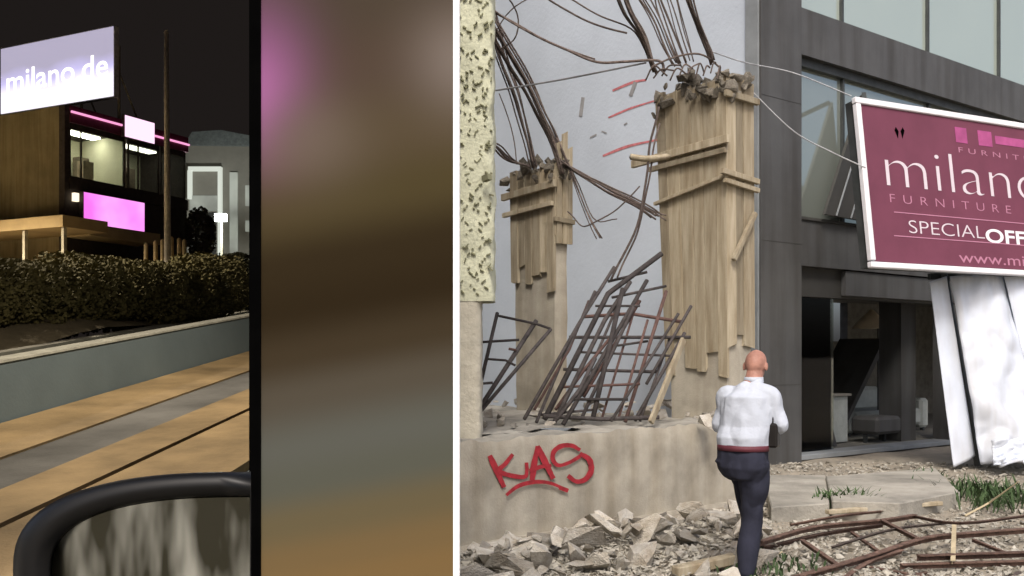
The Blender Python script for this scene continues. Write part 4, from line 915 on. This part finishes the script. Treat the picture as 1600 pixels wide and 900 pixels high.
# lit roof billboard
rb = thing('roof_billboard', 'bright lilac white billboard standing on the roof of the night shop', 'billboard')
RE = Vector((-ND.y * 1, ND.x, 0)); RO = NF(2.6, 0, 13.0)          # runs left from its right end
def RB(e, n, h): return RO + RE * e - ND * n + Vector((0, 0, h))
def rbm():
    m = emis('lilac_lightbox', (.42, .37, .58), 1.0); n = m.node_tree.nodes; l = m.node_tree.links; b = n['Principled BSDF']
    tc = n.new('ShaderNodeTexCoord'); sx = n.new('ShaderNodeSeparateXYZ'); l.new(tc.outputs['Object'], sx.inputs[0])
    t = n.new('ShaderNodeTexNoise'); t.inputs['Scale'].default_value = .5; l.new(tc.outputs['Object'], t.inputs['Vector'])
    ad = n.new('ShaderNodeMath'); ad.operation = 'MULTIPLY_ADD'; l.new(t.outputs[0], ad.inputs[0]); ad.inputs[1].default_value = .9; l.new(sx.outputs[2], ad.inputs[2])
    mr = n.new('ShaderNodeMapRange'); mr.inputs[1].default_value = 14.3; mr.inputs[2].default_value = 15.5; l.new(ad.outputs[0], mr.inputs[0])
    r = n.new('ShaderNodeValToRGB'); r.color_ramp.elements[0].color = (.92, .88, .97, 1); r.color_ramp.elements[1].color = (.36, .33, .44, 1); e = r.color_ramp.elements.new(.5); e.color = (.50, .46, .74, 1)  # whiter lower half: glow from below put into the emission colour
    l.new(mr.outputs[0], r.inputs[0]); l.new(r.outputs[0], b.inputs['Emission Color']); return m
MB().box(0, 7.45, -.25, 0, 0, 3.15, fr=RB).build('box', mat('lightbox_side', (.5, .5, .5), .6), rb)
MB().box(.04, 7.41, .001, .02, .04, 3.11, fr=RB).build('lit_face', rbm(), rb)
text_mesh('lettering', 'milano.de', emis('white_light', (1, .97, 1), 1.15), rb, 7.0, .35, .95, 2.0, lambda x, y, z: RB(x, .03, z), offset=.012)
for e in (.15, 2.5, 5.0, 7.2):
    MB().bar(RB(e, -.4, -1.25), RB(e, -.4, 2.4), .1, .1).build('post', cp, rb); MB().bar(RB(e, -1.8, -1.25), RB(e, -.4, 1.2), .06, .06).build('brace', cp, rb)
# white lit house at the right
wh = thing('lit_house', 'grey house with white lit frames at the right of the night street', 'house')
WZ = 54.0
def wb(name, m, x0, x1, y0, y1, d0, d1, parent=wh):
    A = P(x0, y1, WZ); B_ = P(x1, y0, WZ); return MB().box(A.x, B_.x, WZ + d0, WZ + d1, A.z, B_.z).build(name, m, parent)
nwall = mat('night_grey_wall', (.16, .15, .13), .9, .2, .4)
wb('wall', nwall, 287, 440, 226, 470, 0, 6)
MB().prism([P(287, 226, WZ - .3), P(440, 228, WZ - .3), P(392, 212, WZ - .3), P(345, 203, WZ - .3), P(300, 206, WZ - .3)], (0, 6.5, 0)).build('roof', mat('night_roof', (.10, .11, .11), .8), wh)
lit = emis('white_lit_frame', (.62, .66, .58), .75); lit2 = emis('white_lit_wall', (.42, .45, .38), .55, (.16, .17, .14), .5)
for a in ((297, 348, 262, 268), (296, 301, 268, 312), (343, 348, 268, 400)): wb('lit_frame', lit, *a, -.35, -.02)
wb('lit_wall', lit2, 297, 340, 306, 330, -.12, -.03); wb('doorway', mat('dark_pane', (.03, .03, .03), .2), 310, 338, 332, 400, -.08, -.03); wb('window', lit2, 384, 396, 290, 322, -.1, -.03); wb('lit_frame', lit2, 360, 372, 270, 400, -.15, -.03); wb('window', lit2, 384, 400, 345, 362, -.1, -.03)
fl = thing('floodlight', 'glaring white floodlight before the grey house at night', 'floodlight')
fp = P(345, 340, 50)
fm = MB(); fm.box(fp.x - .3, fp.x + .3, fp.y - .1, fp.y + .1, fp.z - .2, fp.z + .2); fm.build('lamp_head', emis('flood_white', (.95, 1, .98), 6), fl)
MB().bar(fp + Vector((0, .2, -.2)), Vector((fp.x, fp.y + .2, SL * fp.y + 0.6)), .1, .1).build('pole', cp, fl)
pd = bpy.data.lights.new('flood', 'POINT'); pd.energy = 900; pd.color = (.95, 1, .95); pd.shadow_soft_size = .3; po = bpy.data.objects.new('flood_bulb', pd); col.objects.link(po); po.location = fp + Vector((0, -.8, 0)); po.parent = fl
# tall slim pole
lpole = thing('street_pole', 'tall slim grey pole rising beside the night shop', 'pole')
a = P(262, 400, 37); b_ = P(260, 52, 37)
MB().tube([Vector((a.x, a.y, SL * 37 + .8)), b_], [.13, .085], 10).build('shaft', mat('pole_grey', (.55, .5, .42), .6), lpole, True)
MB().tube([Vector((a.x, a.y, SL * 37 + .8)), Vector((a.x, a.y, SL * 37 + 1.4))], [.3, .2], 10).build('base', mat('pole_grey', (.55, .5, .42), .6), lpole)
MB().tube([b_, b_ + Vector((0, 0, .12))], [.1, .05], 10).build('cap', mat('pole_grey', (.55, .5, .42), .6), lpole)
# bollards by the shop front
blm = mat('bollard_ochre', (.5, .38, .2), .7)
for i, (x, y0, y1) in enumerate(((228, 382, 412), (243, 378, 410), (254, 376, 410), (268, 372, 410), (280, 374, 410), (288, 376, 408))):
    A = P(x, y1, 38.5); B_ = P(x, y0, 38.5)
    tag(MB().tube([A - U * .5, B_, B_ + U * .06], [.09, .085, .03], 8).build('bollard', blm, None, True), ('leftmost', 'second', 'third', 'fourth', 'fifth', 'rightmost')[i] + ' short ochre post of the row by the night shop', 'post', 'posts by the night shop')
# road lamps out of view; those by hedge and shop added to brighten them
def road_lamp(wd, Y, arm, en, label):
    t = thing('street_lamp', label, 'street lamp', 'street lamps of the night road'); b = RP(wd, Y); pm = mat('pole_grey', (.55, .5, .42), .6)
    MB().tube([b - U * .2, b + U * 6.5], [.1, .06], 8).build('shaft', pm, t, True)
    hd = b + Vector((arm, 0, 6.8)); MB().tube(curve_pts([b + U * 6.4, b + Vector((arm * .4, 0, 6.85)), hd], 4), .04, 6).build('arm', pm, t, True)
    MB().box(hd.x - .3, hd.x + .3, hd.y - .13, hd.y + .13, hd.z - .06, hd.z + .06).build('lamp_head', pm, t, bevel=.02)
    MB().box(hd.x - .24, hd.x + .24, hd.y - .1, hd.y + .1, hd.z - .08, hd.z - .062).build('lens', emis('sodium_lens', (1, .8, .5), 6), t)
    ld = bpy.data.lights.new('lamp', 'SPOT'); ld.energy = en; ld.color = (1, .86, .66); ld.spot_size = R(150); ld.spot_blend = .6; ld.shadow_soft_size = .25
    lo = bpy.data.objects.new('lamp_bulb', ld); col.objects.link(lo); lo.location = hd - U * .12; lo.parent = t
road_lamp(-9.6, 9.0, 6.2, 1900, 'street lamp beside the near end of the night road'); road_lamp(-14.2, 20.5, 1.0, 2400, 'added unseen street lamp behind the hedge left of the night road'); road_lamp(-27, 31, 2.0, 24000, 'added unseen street lamp on the bank left of the night shop')

# ================================================================== side mirror of the car
ZM = 0.80
car = thing('car_door', 'black side mirror on the door of a car', 'car door')
def outline(x0, x1, yt, yb, n=40, k=2.6):      # rounded outer end, straight inner end (photo pixels at ZM)
    pts = []; cx = x1; rx_ = x1 - x0; cy = (yt + yb) / 2; ry_ = (yb - yt) / 2
    for i in range(n + 1):
        a = math.pi / 2 + math.pi * i / n; c, s = math.cos(a), math.sin(a)
        pts.append((cx - abs(c) ** (2 / k) * rx_, cy - math.copysign(abs(s) ** (2 / k), s) * ry_))
    return pts
def ring_loft(rings, name, m, close_back=True):
    v = []; f = []; n = len(rings[0])
    for r in rings: v += r
    for i in range(len(rings) - 1):
        for j in range(n): f.append((i*n+j, i*n+(j+1) % n, (i+1)*n+(j+1) % n, (i+1)*n+j))
    if close_back: f.append(tuple(range((len(rings)-1)*n, len(rings)*n)))
    o = obj(name, v, f, m, car, True)
    return o
def rg(x0, x1, yt, yb, dz, k=2.6): return [P(x, y, ZM + dz) for x, y in outline(x0, x1, yt, yb, 40, k)]
hm = mat('gloss_black_housing', (.005, .005, .005), .4, spec=.25)
ring_loft([rg(80, 391, 776, 1010, .010), rg(76, 391.5, 772, 1014, -.004), rg(36, 392, 747, 1034, -.006), rg(20, 392, 737, 1046, .012), rg(22, 392, 738, 1044, .035), rg(60, 391, 765, 1010, .07), rg(150, 390, 830, 950, .09)], 'housing', hm)
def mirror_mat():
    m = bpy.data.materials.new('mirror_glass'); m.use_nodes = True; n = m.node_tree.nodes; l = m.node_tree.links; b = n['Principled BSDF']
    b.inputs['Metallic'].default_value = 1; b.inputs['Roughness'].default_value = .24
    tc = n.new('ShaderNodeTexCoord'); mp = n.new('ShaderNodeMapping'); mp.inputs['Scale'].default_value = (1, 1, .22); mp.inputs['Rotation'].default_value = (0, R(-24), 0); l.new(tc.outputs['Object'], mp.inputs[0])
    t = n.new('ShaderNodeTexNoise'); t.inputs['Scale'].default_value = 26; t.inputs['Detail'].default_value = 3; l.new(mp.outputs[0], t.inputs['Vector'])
    r = n.new('ShaderNodeValToRGB'); r.color_ramp.elements[0].position = .46; r.color_ramp.elements[1].position = .70; r.color_ramp.elements[0].color = (.085, .085, .065, 1); r.color_ramp.elements[1].color = (.95, 1.0, .95, 1)  # bright streaks in the base colour stand in for reflections in the glass
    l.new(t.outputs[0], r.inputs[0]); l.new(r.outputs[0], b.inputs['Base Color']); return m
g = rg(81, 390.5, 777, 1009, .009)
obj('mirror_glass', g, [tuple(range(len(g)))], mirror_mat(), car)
MB().bar(P(300, 1040, ZM) + Vector((0, .03, 0)), Vector((-.24, .78, 1.24)), .06, .05).build('mirror_arm', hm, car)
MB().box(-.30, -.22, -.25, .95, .45, 1.26).build('door_panel', mat('car_paint', (.02, .02, .022), .25, .05, spec=.5), car, bevel=.02)
MB().box(-.30, -.22, -.25, .95, 1.262, 1.285).build('window_seal', M['black'], car)
MB().box(-.33, -.302, -.15, .02, .98, 1.01).build('handle', hm, car, bevel=.008)
MB().box(-.29, -.23, -.2, .9, 0.0, .449).build('sill_panel', M['black'], car)
